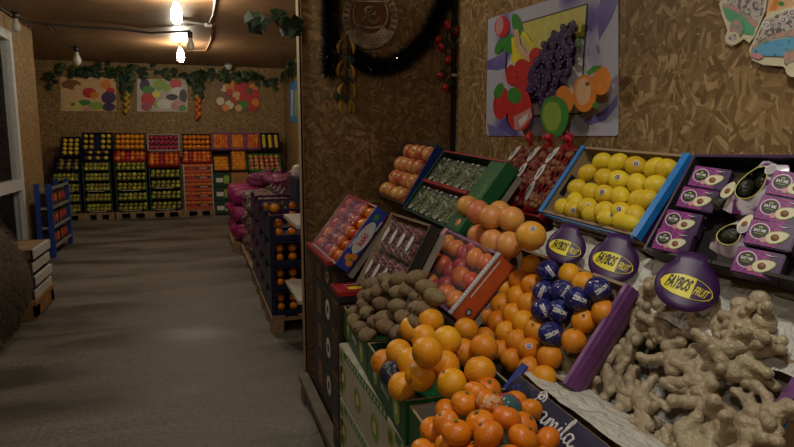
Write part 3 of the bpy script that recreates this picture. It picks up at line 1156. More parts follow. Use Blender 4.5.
# printed near end: a flap lying outwards
mb = MB()
nw = ws['end_wall'][1]
def end_quad(y0, y1, z0, z1, k, lift=.0006):
    mb.box((L + lift - .0004, y0, z0), (L + lift, y1, z1), k)
def end_disc(y, z, ry, rz, k, lift, n=24, ang=0):
    pts = []
    for e in range(n):
        a = 2 * pi * e / n
        yy, zz = ry * cos(a), rz * sin(a)
        pts.append((L + lift, y + yy * cos(ang) - zz * sin(ang), z + yy * sin(ang) + zz * cos(ang)))
    mb.poly(pts, k, .0003, (1, 0, 0))
end_disc(Wd * .53, -D * .5, .085, .031, 'ink_white', .001)
Mx = Ml.copy()
text(mb, 'kaki', .04, 'ink_red', Matrix(((0, 0, 1, L + .0014), (1, 0, 0, Wd * .5), (0, 1, 0, -D * .52), (0, 0, 0, 1))), 1.0, .001)
for (yy, zz) in ((.06, -.03), (.04, -.05), (.075, -.052)):
    end_disc(yy, zz, .017, .017, 'ink_orange', .001 + yy * .001)
end_disc(.058, -.045, .007, .007, 'ink_green', .0016)
end_disc(Wd * .86, -.03, .018, .013, 'ink_green', .0012)
end_quad(Wd * .3, Wd * .46, -.01, -.004, 'ink_white')
end_quad(Wd * .7, Wd * .86, -.068, -.062, 'ink_white')
mb.obj('print', nw)['label'] = 'white oval with red lettering and orange fruit on blue'
mb = MB()
for j in range(5):
    mb.box((.02 + j * .09, -.0012, -D + .012), (.06 + j * .09, -.0004, -.01), 'ink_white')
mb.obj('print', ws['front_wall'][0])

# --- dark red packs with white oval labels
Ml = FR['grape']
L, Wd, D = .44, .344, .045
crate('brown cardboard crate of dark red fruit packs with white oval labels', Ml, L, Wd, D, 'card', 'black_card', 'card_dark', 'card_dark', 'card_dark', inner='card')


def berry_pack():
    t = thing('fruit_pack', 'x', 'fruit pack', None, 'packs in the brown crate')
    r2 = random.Random(9)
    mb = MB()
    for i in range(64):
        mb.sph((r2.uniform(-.036, .036), r2.uniform(-.058, .058), r2.uniform(-.012, .014)), r2.uniform(.009, .013), 'berry', (1, 1.15, .95), 9, 6)
    mb.obj('berries', t, kind='stuff')
    MB().box((-.043, -.068, -.022), (.043, .068, .026), 'film', bev=.008).obj('film', t)
    mb = MB()
    mb.poly([(.015 * cos(a), .034 * sin(a), .0285) for a in [2 * pi * e / 24 for e in range(24)]], 'ink_white', .0006, (0, 0, 1))
    for j in range(4):
        mb.box((-.006 + .001 * j, -.02 + j * .011, .0286), (.005 - .001 * j, -.017 + j * .011, .029), 'grey_strip')
    mb.obj('label', t)['label'] = 'white oval sticker'
    return t


bp0 = berry_pack()
bl = []
for r_ in range(2):
    for c in range(4):
        m4 = Ml @ T(.10 + c * .092, .09 + r_ * .155, -.012) @ rot(-.12, 'Z')
        if not bl:
            bp0.matrix_world = m4; bl.append(bp0)
        else:
            bl.append(dup(bp0, m4, 'x'))
bpy.context.view_layer.update()
rows_label(bl, 'dark red fruit pack', 'in the brown crate', 2)

# --- orange-red crate under film
Ml = FR['peach']
L, Wd, D = .45, .272, .085
t, ws = crate('orange red crate of persimmons under clear film with a purple strip', Ml, L, Wd, D, 'ink_pink', 'orange_red', 'purple_card', 'purple_card', 'card_dark', inner='purple_light')
MB().box((L - .02, 0, .0), (L + .004, Wd, .004), 'grey_strip').obj('rim_strip', t)['label'] = 'grey rim with small print'
MB().box((-.004, 0, .0), (.02, Wd, .004), 'ink_pink').obj('rim_strip', t)['label'] = 'pale pink rim'
mb = MB()
mb.poly([(L + .001, .045 + .014 * cos(a), -.05 + .014 * sin(a)) for a in [2 * pi * e / 20 for e in range(20)]], 'ink_black', .0004, (1, 0, 0))
mb.poly([(L + .0015, .045 + .009 * cos(a), -.05 + .009 * sin(a)) for a in [2 * pi * e / 20 for e in range(20)]], 'grey_strip', .0004, (1, 0, 0))
mb.box((L + .0005, .09, -.02), (L + .001, .25, -.015), 'ink_white')
mb.obj('print', ws['end_wall'][1])
mb = MB()
for i in range(16):
    y = .02 + i * .0145
    mb.box((L - .013, y, .004), (L - .005, y + .009, .0045), 'ink_white')
mb.obj('rim_lettering', t)
fs = []
for c in range(5):
    for r_ in range(3):
        x = .055 + c * .083; y = .05 + r_ * .086
        if c == 2:
            for q in range(2):
                fs.append(POME.put(Ml @ Vector((x - .02 + q * .04, y - .0 + q * .03, -.03)), group='fruit under the clear film'))
        else:
            fs.append(PEACH.put(Ml @ Vector((x, y, -.022)), group='fruit under the clear film'))
rows_label(fs, lambda o: o.name.split('.')[0].replace('_', ' '), 'in the orange red crate', 4)
mb = MB()
nx, ny = 14, 9
g = [[mb.bm.verts.new((.01 + (L - .02) * i / nx, .006 + (Wd - .012) * j / ny, .022 + .006 * sin(i * 1.7 + j * .9) * sin(j * 1.3))) for j in range(ny + 1)] for i in range(nx + 1)]
for i in range(nx):
    for j in range(ny):
        f = mb.bm.faces.new((g[i][j], g[i + 1][j], g[i + 1][j + 1], g[i][j + 1])); f.material_index = mb.mi('film_peach'); f.smooth = True
mb.obj('film', t)

# --- grapefruit heap on the ledge
gp = [(468, 206, 1.275, 'g'), (478, 212, 1.272, 'g'), (491, 217, 1.268, 'g'), (500, 213, 1.275, 'g'), (511, 219, 1.268, 'g'), (465, 228, 1.18, 'g'), (479, 236, 1.18, 'g'),
      (493, 242, 1.18, 'g'), (509, 245, 1.185, 'g'), (531, 236, 1.235, 'p')]
ps = [on(x, y, (0, 0, 1), (0, 0, z)) for x, y, z, _ in gp]
ps = relax(ps, [.045] * len(ps), 12, .9)
fs = []
for i, (p, q) in enumerate(zip(ps, gp)):
    fr = POMELO if q[3] == 'p' else GRAPEFRUIT
    o = fr.put(p, sticker=i in (0, 9), group='grapefruit on the newspaper ledge')
    fs.append(o)
rows_label(fs[:5], lambda o: 'stickered pink grapefruit' if len(o.children) else 'pink grapefruit', 'on the ledge heap', 1)
for i, o in enumerate(fs[:5]):
    o['label'] = ('stickered ' if o.children else '') + f"pink grapefruit, {ORD[i + 1]} from left in the upper row on the ledge"
for i, o in enumerate(fs[5:9]):
    o['label'] = f"orange pink grapefruit, {ORD[i + 1]} from left in the lower row on the ledge"
fs[9]['label'] = 'big golden grapefruit with a sticker, alone left of the small purple sign'

# --- oranges and blue wrapped oranges in the purple crate
Ml = FR['orange']
L, Wd, D = .525, .335, .085
t, ws = crate('purple walled crate of oranges, some wrapped in dark blue tissue', Ml, L, Wd, D, 'purple_card', 'purple_light', 'card', 'card', 'card', inner='card')
MB().box((L - .010, -.004, -.04), (L + .003, Wd, .004), 'purple_light').box((L + .004, -.004, -.04), (L + .014, Wd, -.006), 'purple_card').obj('edge_trim', t)
MB().box((-.004, 0, -D), (.006, Wd, .004), 'purple_card').obj('edge_trim', t)
ol = [(529.5, 267), (520, 280.5), (504.4, 288.4), (517.6, 297.3), (530, 286), (501.5, 305), (527.7, 303.8), (513, 312.8), (486, 315), (497, 322.4), (523.7, 322.4), (506, 332), (536, 330),
      (517, 340), (487, 336), (530, 348), (501.5, 347.5), (512, 360), (550, 356.5), (529.5, 369), (544.5, 378), (574, 332.5), (583, 283.7), (569.6, 275), (594, 312), (584, 320)]
wl = [(548, 271.5), (544, 292), (563, 291), (542.7, 311.7), (559.6, 311.7), (582, 304.5), (598, 293), (555, 335)]
n = Ml.col[2].to_3d()
allp = [on(x, y, n, Ml.translation - n * .002) for x, y in ol] + [on(x, y, n, Ml.translation + n * .022) for x, y in wl]
allp = relax(allp, [.0365] * len(allp), 14, .93)
fs = [ORANGE.put(p, sticker=(i == 15), group='oranges in the purple crate') for i, p in enumerate(allp[:len(ol)])]
rows_label(fs, lambda o: 'stickered orange' if len(o.children) > 1 else 'orange', 'in the purple crate', 7)
for i, p in enumerate(allp[len(ol):]):
    fs = WRAP.put(p, [-.9, 1.2, 1.1, -1.1, -.3, -.3, .7, .5][i], [.2, -.2, .3, .1, 0, .2, .3, .1][i], 'blue wrapped oranges')
    fs['label'] = ['dark blue wrapped orange at the top of the wrapped cluster', 'dark blue wrapped orange, second down on the left of the cluster',
                   'dark blue wrapped orange in the middle of the second wrapped row', 'dark blue wrapped orange at the left of the third wrapped row',
                   'dark blue wrapped orange in the centre of the third wrapped row', 'dark blue wrapped orange at the right, below the corner one',
                   'dark blue wrapped orange in the top right corner by the purple wall', 'dark blue wrapped orange lowest in the cluster'][i]
mb = MB()

# --- ginger
def ginger(seed):
    r2 = random.Random(seed)
    vs, es, rd = [], [], []
    def add(p, r, par):
        vs.append(p); rd.append(r)
        if par is not None:
            es.append((par, len(vs) - 1))
        return len(vs) - 1
    cur = add(Vector((-.06, 0, 0)), .022, None)
    d = Vector((1, r2.uniform(-.3, .3), 0)).normalized()
    nodes = [cur]
    p = vs[0].copy()
    for i in range(r2.randint(4, 5)):
        d = (d + Vector((0, r2.uniform(-.35, .35), r2.uniform(-.12, .12)))).normalized()
        p = p + d * .034
        cur = add(p.copy(), r2.uniform(.0165, .0215) * (1.12 if i % 2 else .86), cur)
        nodes.append(cur)
    side = 1
    for k in nodes[:-1]:
        for rep in range(r2.choice((1, 2, 2))):
            side = -side
            e = Vector((r2.uniform(-.3, .7), side, r2.uniform(-.35, .6))).normalized()
            q = vs[k] + e * r2.uniform(.031, .038)
            j = add(q.copy(), r2.uniform(.0125, .0165), k)
            if r2.random() < .75:
                e = (e + Vector((r2.uniform(-.5, .5), 0, r2.uniform(-.4, .4)))).normalized()
                q = q + e * r2.uniform(.024, .032)
                j2 = add(q.copy(), r2.uniform(.0115, .0155), j)
                if r2.random() < .5:
                    e2 = (e + Vector((r2.uniform(-1, 1), 0, r2.uniform(-.6, .6)))).normalized()
                    add(q + e2 * .024, .0125, j2)
    mb = MB()
    for i, j in es:
        p0, p1, a, b = vs[i], vs[j], rd[i], rd[j]
        for q in range(5):
            t_ = q / 4
            w_ = 1 + .14 * math.cos(2 * pi * t_) - .06
            mb.sph(p0.lerp(p1, t_), (a * (1 - t_) + b * t_) * w_, 'ginger', u=14, v=9)
    me = mb.data('g')
    o = bpy.data.objects.new('g', me); COL.objects.link(o)
    rm = o.modifiers.new('r', 'REMESH'); rm.mode = 'VOXEL'; rm.voxel_size = .0042; rm.use_smooth_shade = True
    sm = o.modifiers.new('s', 'SMOOTH'); sm.iterations = 5; sm.factor = .5
    tx = bpy.data.textures.new('gt', 'CLOUDS'); tx.noise_scale = .03
    dm = o.modifiers.new('d', 'DISPLACE'); dm.texture = tx; dm.strength = .007; dm.mid_level = .5; dm.texture_coords = 'LOCAL'
    dg = bpy.context.evaluated_depsgraph_get()
    dg.update()
    out = bpy.data.meshes.new_from_object(o.evaluated_get(dg))
    bpy.data.objects.remove(o)
    out.name = 'ginger_root'
    for p_ in out.polygons:
        p_.use_smooth = True
    out.materials.clear()
    out.materials.append(M['ginger'])
    return out, [vs[i] for i in range(len(vs))], rd


GING = [ginger(s) for s in (1, 2, 3, 5, 8, 13, 21)]
Ml = FR['ginger']
L, Wd, D = .575, .36, .09
t, ws = crate('purple walled crate piled with ginger roots', Ml, L, Wd, D, 'purple_card', 'purple_card', 'card', 'card', 'card', inner='card')
MB().box((L - .01, -.06, -D - .01), (L + .018, Wd, .004), 'purple_card').obj('edge_trim', t)
MB().box((.01, .01, -D + .008), (L - .012, Wd - .01, -D + .012), 'news').obj('paper_lining', t)
t2, _ = crate('bright blue crate edge beside the ginger, cut by the photo corner', Ml @ T(L + .02, -.02, -.012), .3, Wd, D, 'blue_edge', 'blue_edge', 'blue_edge', 'card', 'card')
r2 = random.Random(4)
gl = [(585, 345, .085, 2.5), (598, 322, .085, 2.1), (583, 370, .08, .9), (640, 297, .07, 1.75), (757, 330, .06, 1.7), (592, 338, .03, 2.6), (632, 305, .03, 1.7), (668, 322, .045, .6), (690, 318, .04, 1.0), (612, 352, .035, 2.0), (640, 345, .06, 1.2),
      (670, 350, .06, 2.4), (702, 345, .05, 1.8), (750, 352, .06, 1.5), (652, 296, .06, 1.75), (735, 330, .075, 1.9), (600, 380, .03, 1.5), (628, 378, .055, .5), (690, 382, .06, 2.8),
      (722, 378, .055, 1.2), (598, 408, .03, 2.2), (652, 418, .06, 1.9), (715, 412, .055, 2.5), (745, 408, .04, 1.4),
      (620, 440, .03, 1.0), (650, 445, .05, 2.6), (680, 447, .05, 1.3), (712, 442, .05, .3), (738, 438, .035, 1.9), (700, 470, .03, 1.2), (660, 475, .03, .5)]
n = Ml.col[2].to_3d()
fs = []
for i, (x, y, off, a) in enumerate(gl):
    me = GING[(i * 3 + i // 7) % 7][0]
    p = on(x, y, n, Ml.translation + n * (off - .03))
    q = Ml.to_3x3().to_4x4() @ rot(a, 'Z') @ rot(r2.uniform(-.5, .5), 'X') @ rot(r2.uniform(-.25, .25), 'Y')
    fs.append(link('ginger_root', me, None, T(*p) @ q @ Matrix.Scale(r2.uniform(.98, 1.18), 4), 'x', 'ginger', 'ginger roots in the purple crate'))
rows_label(fs, 'knobbly ginger root', 'in the ginger pile', 6)

# ------------------------------------------------------------------ front tier
def big_print(mb, x, y0, z, r, kk=('ink_lime', 'cream', 'ink_black')):
    for rr_, k, l in ((1, kk[0], .0008), (.42, kk[1], .0012)):
        mb.poly([(x - l, y0 + r * rr_ * cos(a), z + r * rr_ * sin(a)) for a in [2 * pi * e / 24 for e in range(24)]], k, .0004, (-1, 0, 0))
    for e in range(14):
        a = 2 * pi * e / 14
        mb.box((x - .0016, y0 + cos(a) * r * .56 - .0015, z + sin(a) * r * .56 - .0015), (x - .0012, y0 + cos(a) * r * .56 + .0015, z + sin(a) * r * .56 + .0015), kk[2])


def flat_box(label, y1, y0, xf1, xf0, w, ztop, h, k, inner, prints=True, name='fruit_crate'):
    """an open carton standing level: far end y1, near end y0, its front at xf1 (far) and xf0 (near)"""
    yaw = math.degrees(math.atan2(xf1 - xf0, y1 - y0))
    # local x -> along to camera, y -> towards the wall, z up
    u = Vector((xf0 - xf1, y0 - y1, 0)); Lb = u.length; u.normalize()
    v = Vector((-u.y, u.x, 0))
    if v.x < 0:
        v = -v
    m4 = Matrix((u, v, Vector((0, 0, 1)))).transposed().to_4x4()
    m4.translation = Vector((xf1, y1, ztop))
    t = thing(name, label, 'crate', m4)
    th = .007
    MB().box((0, 0, -h), (Lb, w, -h + th), k).obj('bottom_panel', t)
    for nm, a, b, ax, sg in (('end_wall', (0, 0, -h), (th, w, 0), 0, 1), ('end_wall', (Lb - th, 0, -h), (Lb, w, 0), 0, -1), ('front_wall', (th, 0, -h), (Lb - th, th, 0), 1, 1),
                             ('back_wall', (th, w - th, -h), (Lb - th, w, 0), 1, -1)):
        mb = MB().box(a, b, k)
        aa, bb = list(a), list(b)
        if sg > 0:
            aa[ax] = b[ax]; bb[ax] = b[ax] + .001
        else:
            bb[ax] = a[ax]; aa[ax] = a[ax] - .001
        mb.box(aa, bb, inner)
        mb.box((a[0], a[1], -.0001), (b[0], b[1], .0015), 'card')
        o = mb.obj(nm, t)
        if nm == 'front_wall' and prints:
            mb = MB()
            for fx, r in ((.25, .034), (.8, .042)):
                for rr_, kk, l in ((1, 'ink_brown', .0004), (.92, 'ink_lime', .0008), (.36, 'cream', .0012)):
                    mb.poly([(Lb * fx + r * rr_ * cos(a_), -l, -h * .5 + r * rr_ * 1.25 * sin(a_)) for a_ in [2 * pi * e / 22 for e in range(22)]], kk, .0003, (0, -1, 0))
            for i in range(7):
                x = Lb * .42 + i * .016
                mb.ring([(x, -.001, -h * .62), (x + .006, -.001, -h * .45), (x + .01, -.001, -h * .62)], .0012, 'ink_white', 4)
            mb.obj('print', o)['label'] = 'kiwi slices and white lettering'
        if nm == 'end_wall' and sg < 0:
            mb = MB()
            mb.box((Lb + .0003, w * .1, -.06), (Lb + .0007, w * .9, -.052), 'ink_lime')
            mb.obj('print', o)
    return t, m4, Lb


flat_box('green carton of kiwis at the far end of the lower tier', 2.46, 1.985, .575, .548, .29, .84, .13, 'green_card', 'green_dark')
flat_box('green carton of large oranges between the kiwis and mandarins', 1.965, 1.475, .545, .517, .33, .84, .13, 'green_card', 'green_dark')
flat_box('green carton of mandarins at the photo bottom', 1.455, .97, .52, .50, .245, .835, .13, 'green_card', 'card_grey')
kw = [(400, 292, .935), (409, 286, .93), (419, 297, .93), (397, 306, .935), (381, 304, .935), (377, 292, .91), (390, 286.5, .91), (367, 312.7, .90), (418.6, 310, .93), (403, 318.5, .91),
      (383, 318.5, .92), (386, 327, .905), (364, 296.7, .88), (354, 312.7, .865), (354, 321, .85), (360, 328, .855), (368, 334, .86), (399, 332, .87), (366, 303, .885), (376, 322, .90),
      (410, 328, .87), (372, 284, .87), (426, 306, .9), (415, 320, .885), (386, 280, .93), (399, 279, .935), (413, 281, .935), (424, 290, .925), (372, 296, .9), (432, 300, .9)]
gn = FR['grape'].col[2].to_3d(); go = FR['grape'].translation
kp = []
for x, y, z in kw:
    p = on(x, y, (0, 0, 1), (0, 0, z))
    if (p - go).dot(gn) < .034:
        p = on(x, y, gn, go + gn * .034)
    kp.append(p)
ps = relax(kp, [.029] * len(kw), 14, .9)
fs = []
for p in ps:
    q = rot(random.uniform(-1.0, 1.9), 'Z') @ rot(random.uniform(-.35, .35), 'Y')
    fs.append(link('kiwi', KIWI_D, None, T(*p) @ q, 'x', 'kiwi', 'kiwis in the green carton'))
rows_label(fs, 'brown kiwi', 'in the kiwi pile', 5)
ov = [(431, 321, .985), (412, 329, .945), (447, 342, .985), (427, 352, 1.0), (424, 338, .955), (399, 352.6, .915), (383.6, 362.5, .855), (409, 364, .91), (420, 376, .925), (402.6, 385, .865),
      (446, 366, .935), (451, 381, .915), (484, 348, .96), (480, 371, .945), (463, 352, .93), (466, 330, .93)]
ps = [on(x, y, (0, 0, 1), (0, 0, z)) for x, y, z in ov]
dk = [on(x, y, (0, 0, 1), (0, 0, z)) for x, y, z in ((399, 339, .885), (393.5, 373.4, .875))]
ps = relax(ps + dk, [.041] * len(ps) + [.036] * 2, 12, .92)
fs = [NAVEL.put(p, group='large oranges in the green carton') for p in ps[:-2]]
rows_label(fs, 'large orange', 'in the green carton', 5)
WRAPD.put(ps[-2], .3, 0, 'dark wrapped oranges', 'dark tissue wrapped orange at the back corner by the kiwis')
WRAPD.put(ps[-1], 1.3, .4, 'dark wrapped oranges', 'dark tissue wrapped orange against the front of the green carton')
mv = [(476, 393, .925), (488, 389, .915), (485.6, 402.3, .94), (463.5, 407.4, .92), (447, 412, .875), (449.7, 422, .89), (433.6, 429, .85), (481, 425, .92), (463, 436, .905), (444, 442, .86),
      (505.5, 422, .925), (491, 438, .925), (523, 439, .905), (525.7, 426, .885), (543, 438, .87), (509, 409, .905), (527, 409, .85), (517, 403, .85), (472, 449, .88), (430, 450, .84), (505, 456, .9),
      (538, 458, .87), (470, 470, .88), (448, 465, .85)]
ps = relax([on(x, y, (0, 0, 1), (0, 0, z)) for x, y, z in mv], [.0335] * len(mv), 20, .92)
pa = on(518, 374, (0, 0, 1), (0, 0, .89)); pn = Vector((-.75, 0, .66))
for p in ps:
    k = (p - pa).dot(pn)
    if k < .036:
        p += (EYE - p).normalized() * ((.036 - k) / max(.2, (EYE - p).normalized().dot(pn)))
fs = []
for i, p in enumerate(ps):
    if i == 15:
        WRAPM.put(p, .3, 0, None, 'foil wrapped mandarin in red, green and blue among the mandarins')['category'] = 'mandarin'
        continue
    q = rot(random.uniform(0, 6), 'Z') @ rot(random.uniform(-.7, .7), 'X') @ rot(random.uniform(-.7, .7), 'Y')
    o = MANDARIN.put(p, group='mandarins in the green carton', q=q)
    fs.append(o)
    if i == 2:
        peeled = o
rows_label(fs, 'glossy mandarin', 'in the green carton', 6)
d = (EYE - peeled.location).normalized()
mb = MB()
bm = mb.bm
qm = peeled.matrix_world.inverted().to_3x3()
for e in range(34):
    dd = (d + Vector((random.uniform(-.75, .75), random.uniform(-.75, .75), random.uniform(-.55, .55)))).normalized()
    tt = dd.orthogonal().normalized() * .008
    tt2 = dd.cross(tt).normalized() * .004
    c = dd * .0338
    ro_ = random.uniform(0, 3.14)
    a1 = tt * cos(ro_) + tt2 * sin(ro_) * 2; b1 = -tt * sin(ro_) * .4 + tt2 * cos(ro_)
    cc = [c + a1, c + b1, c - a1, c - b1]
    mb.poly([qm @ (v.normalized() * .0345) for v in cc], 'ink_peach')
mb.obj('pale_patch', peeled)
peeled['label'] = 'mandarin with a dry pale patch near the top of the pile'

# Camila crate
t = thing('fruit_crate', 'dark blue crate front with white script lettering behind the mandarins', 'crate')
ta = on(518, 374, (0, 0, 1), (0, 0, .89)); tb = on(610, 447, (0, 0, 1), (0, 0, .89))
u = (tb - ta).normalized()
tb = ta + u * .62
v = Vector((.66, 0, .75)).normalized()
v = (v - u * v.dot(u)).normalized()
w = u.cross(v)
if w.x > 0:
    w = -w
m4 = Matrix((u, v, w)).transposed().to_4x4(); m4.translation = ta
PL = .62
fwall = link('front_wall', MB().box((0, -.125, -.012), (PL, 0, 0), 'navy').box((0, -.001, -.012), (PL, .001, 0), 'card').data('front_wall'), t, m4)
MB().box((-.004, -.125, -.12), (.004, -.03, 0), 'navy').obj('end_wall', t, mtx=m4)
MB().box((.004, -.122, -.3), (PL, -.114, -.012), 'card').obj('bottom_panel', t, mtx=m4)
# flap standing at the far corner
MB().box((-.04, -.06, -.02), (-.008, .035, -.014), 'navy2').obj('corner_flap', t, mtx=m4)


def spline(P, n=8):
    P = [Vector((x, y, 0)) for x, y in P]
    out = []
    for i in range(len(P) - 1):
        a = P[max(i - 1, 0)]; b = P[i]; c = P[i + 1]; e = P[min(i + 2, len(P) - 1)]
        for j in range(n):
            s = j / n
            out.append(.5 * ((2 * b) + (c - a) * s + (2 * a - 5 * b + 4 * c - e) * s * s + (3 * b - a - 3 * c + e) * s ** 3))
    out.append(P[-1])
    return out


strokes = [
    [(.36, .78), (.42, .98), (.30, 1.22), (.12, 1.18), (.06, .95), (.2, .82), (.3, .95), (.22, 1.12), (.05, .7), (.0, .3), (.15, .0), (.42, .06), (.55, .22)],
    [(.86, .46), (.72, .52), (.62, .30), (.66, .06), (.80, .12), (.88, .46), (.84, .12), (.92, .02), (1.02, .2)],
    [(1.02, .2), (1.08, .48), (1.06, .03), (1.14, .38), (1.24, .48), (1.26, .05), (1.34, .38), (1.44, .48), (1.46, .12), (1.52, .02), (1.6, .15)],
    [(1.6, .15), (1.68, .48), (1.64, .12), (1.70, .02), (1.78, .15)],
    [(1.70, .68), (1.715, .71)],
    [(1.78, .15), (1.92, .75), (1.96, 1.05), (1.88, 1.0), (1.82, .4), (1.86, .03), (1.96, .15)],
    [(2.24, .46), (2.10, .52), (2.0, .30), (2.04, .06), (2.18, .12), (2.27, .46), (2.22, .12), (2.30, .02), (2.42, .2)]]
mb = MB()
for s in strokes:
    pts = spline(s)
    q = [Vector((.128 + p.x * .088, -.062 + p.y * .056, .0012)) for p in pts]
    rad = [.0019 + .0014 * abs(sin(i * .4)) for i in range(len(q))]
    mb.ring(q, rad, 'ink_white', 6)
for i in range(9):
    mb.box((.23 + i * .007, -.082, .0003), (.234 + i * .007, -.079, .0009), 'grey_strip')
text(mb, 'Camila', .001, 'ink_white', T(.2, -.118, .0004), 1) if False else None
for j in range(3):
    mb.box((.02 + j * .013, -.04 + (j % 2) * .012, .0003), (.028 + j * .013, -.032 + (j % 2) * .012, .0009), 'ink_blue')
mb.obj('lettering', fwall)['label'] = 'white script reading Camila'

# newspaper sheets
def crumpled(name, label, corners, nx, ny, amp, seed, group=None):
    r3 = random.Random(seed)
    a, b, c, d = [Vector(p) for p in corners]
    mb = MB()
    ph = [(r3.uniform(8, 40), r3.uniform(8, 40), r3.uniform(0, 6), r3.uniform(.2, 1)) for _ in range(9)]
    g = []
    for i in range(nx + 1):
        row = []
        for j in range(ny + 1):
            s, t_ = i / nx, j / ny
            p = a * (1 - s) * (1 - t_) + b * s * (1 - t_) + c * s * t_ + d * (1 - s) * t_
            hgt = sum(k * abs(sin(fx * p.y + fy * p.x + f0)) for fx, fy, f0, k in ph) / 4
            nn = (b - a).cross(d - a).normalized()
            if nn.z < 0:
                nn = -nn
            row.append(mb.bm.verts.new(p + nn * (hgt - .5) * amp + Vector((0, r3.uniform(-.003, .003), 0))))
        g.append(row)
    mi = mb.mi('news')
    for i in range(nx):
        for j in range(ny):
            f = mb.bm.faces.new((g[i][j], g[i][j + 1], g[i + 1][j + 1], g[i + 1][j])); f.material_index = mi; f.smooth = True
    return mb.obj(name, label=label, cat='newspaper', group=group)


crumpled('newspaper', 'crumpled newspaper sheet on the ledge around the purple signs', [(1.14, 2.0, 1.105), (1.29, .75, .985), (1.40, .75, 1.125), (1.32, 2.0, 1.205)], 60, 22, .03, 3)
crumpled('newspaper', 'printed newspaper sheet between the script lettered crate and the ginger', [(.89, 1.50, .86), (.88, 1.0, .86), (1.16, 1.0, .765), (1.02, 1.52, .85)], 36, 16, .012, 8)

# stand: sloped boards and legs under the tiers
t = thing('display_stand', 'wooden stepped stand under the fruit crates along the right wall', 'stand')
def board(fr, L, Wd, D, x0=0):
    m4 = FR[fr]
    link('sloped_board', MB().box((x0, -.01, -D - .035), (L, Wd, -D - .012), 'wood_grey').data('sloped_board'), t, m4)
for fr, L_, W_, D_ in (('apple', .49, .36, .07), ('green', .616, .35, .075), ('lemon', .53, .29, .07), ('avo', .64, .34, .09), ('net', .47, .3, .062), ('pers', .455, .31, .075), ('grape', .44, .33, .045),
                       ('peach', .45, .26, .085), ('orange', .525, .30, .105), ('ginger', .575, .34, .1)):
    board(fr, L_, W_, D_)
MB().box((.95, .7, .66), (1.5, 3.0, .69), 'wood_grey').obj('shelf_board', t)
for x in (1.0, 1.5):
    for y in (.8, 1.9, 2.55):
        MB().box((x - .03, y - .03, 0), (x + .03, y + .03, .66), 'wood_grey').obj('post', t)

# purple round signs
def sign(cx, cy, z, r, yaw, tilt, label, rolls=0.0):
    p = on(cx, cy, (0, 0, 1), (0, 0, z))
    nrm = Vector((-cos(R(yaw)) * cos(R(tilt)), -sin(R(yaw)) * cos(R(tilt)), sin(R(tilt))))
    up = Vector((0, 0, 1)); up = (up - nrm * up.dot(nrm)).normalized()
    ri = up.cross(nrm)
    m4 = Matrix((ri, up, nrm)).transposed().to_4x4() @ rot(rolls, 'Z'); m4.translation = p
    t = thing('price_sign', label, 'sign', m4, 'purple round signs on the ledge')
    def bend(x, y, lift=0):
        return Vector((x, y, -.22 * x * x / r + lift))
    ol = [(r * sin(2 * pi * e / 64), r * .97 * cos(2 * pi * e / 64)) for e in range(64)]
    neck = r * .50
    nk = [(x, y) for x, y in ol if not (y > 0 and abs(x) < neck)]
    # start just right of the neck, run clockwise, close over the tab
    i0 = max(range(len(nk)), key=lambda i: (nk[i][1] if nk[i][0] > 0 else -9))
    nk = nk[i0:] + nk[:i0]
    outl = nk + [(-neck * .92, r * 1.0), (-neck * .88, r * 1.2), (0, r * 1.22), (neck * .88, r * 1.2), (neck * .92, r * 1.0)]
    mb = MB()
    rings = []
    for q in (.0, .25, .5, .75, 1.0):
        rings.append([mb.bm.verts.new(bend(x * q, y * q)) for x, y in outl] if q else [mb.bm.verts.new(bend(0, 0))])
    mi = mb.mi('aubergine')
    n = len(outl)
    for a, b in zip(rings, rings[1:]):
        for i in range(n):
            j = (i + 1) % n
            q = (a[0], b[j], b[i]) if len(a) == 1 else (a[i], a[j], b[j], b[i])
            f = mb.bm.faces.new(q); f.material_index = mi; f.smooth = True
    bk = [mb.bm.verts.new(bend(x, y, -.003)) for x, y in outl]
    cb = mb.bm.verts.new(bend(0, 0, -.003))
    for i in range(n):
        j = (i + 1) % n
        for q in ((rings[-1][i], rings[-1][j], bk[j], bk[i]), (cb, bk[i], bk[j])):
            f = mb.bm.faces.new(q); f.material_index = mi
    bd = mb.obj('board', t)
    A, B = r * .84, r * .40
    tl = -.17
    def place(x, y, lift):
        return bend(x * cos(tl) - y * sin(tl), x * sin(tl) + y * cos(tl) - r * .10, lift)
    mb = MB()
    def region(y0f, y1f, xa, xb, k, lift, nx=22):
        rows = []
        for i in range(nx + 1):
            x = xa + (xb - xa) * i / nx
            lo, hi = y0f(x), y1f(x)
            rows.append([mb.bm.verts.new(place(x, lo + (hi - lo) * j / 3, lift)) for j in range(4)])
        for a, b in zip(rows, rows[1:]):
            for j in range(3):
                f = mb.bm.faces.new((a[j], b[j], b[j + 1], a[j + 1])); f.material_index = mb.mi(k)
    def el(x, sc=1.0):
        return B * sc * math.sqrt(max(0, 1 - (x / (A * sc)) ** 2))
    region(lambda x: -el(x), lambda x: el(x), -A, A, 'yellow', .0016)
    cut = A * .26
    region(lambda x: -el(x, .95) if x > cut * 1.2 else -el(x, .95), lambda x: el(x, .95), cut, A * .95, 'aubergine', .0024)
    mb.obj('oval_logo', bd)
    mb = MB()
    def wa(p):
        return place(p.x + p.y * .2 - A * .31, p.y + B * .05, .0034 + p.z)
    text(mb, 'FAYBOS', r * .62, 'ink_black', Matrix(), .335, r * .016, .0002, warp=wa)
    def wb(p):
        return place(p.x + p.y * .2 + A * .56, p.y - B * .12, .0034 + p.z)
    text(mb, 'FRUIT', r * .44, 'yellow', Matrix(), .36, r * .008, .0002, warp=wb)
    mb.obj('lettering', bd)['label'] = 'black and yellow letters reading FAYBOS FRUIT'
    return t


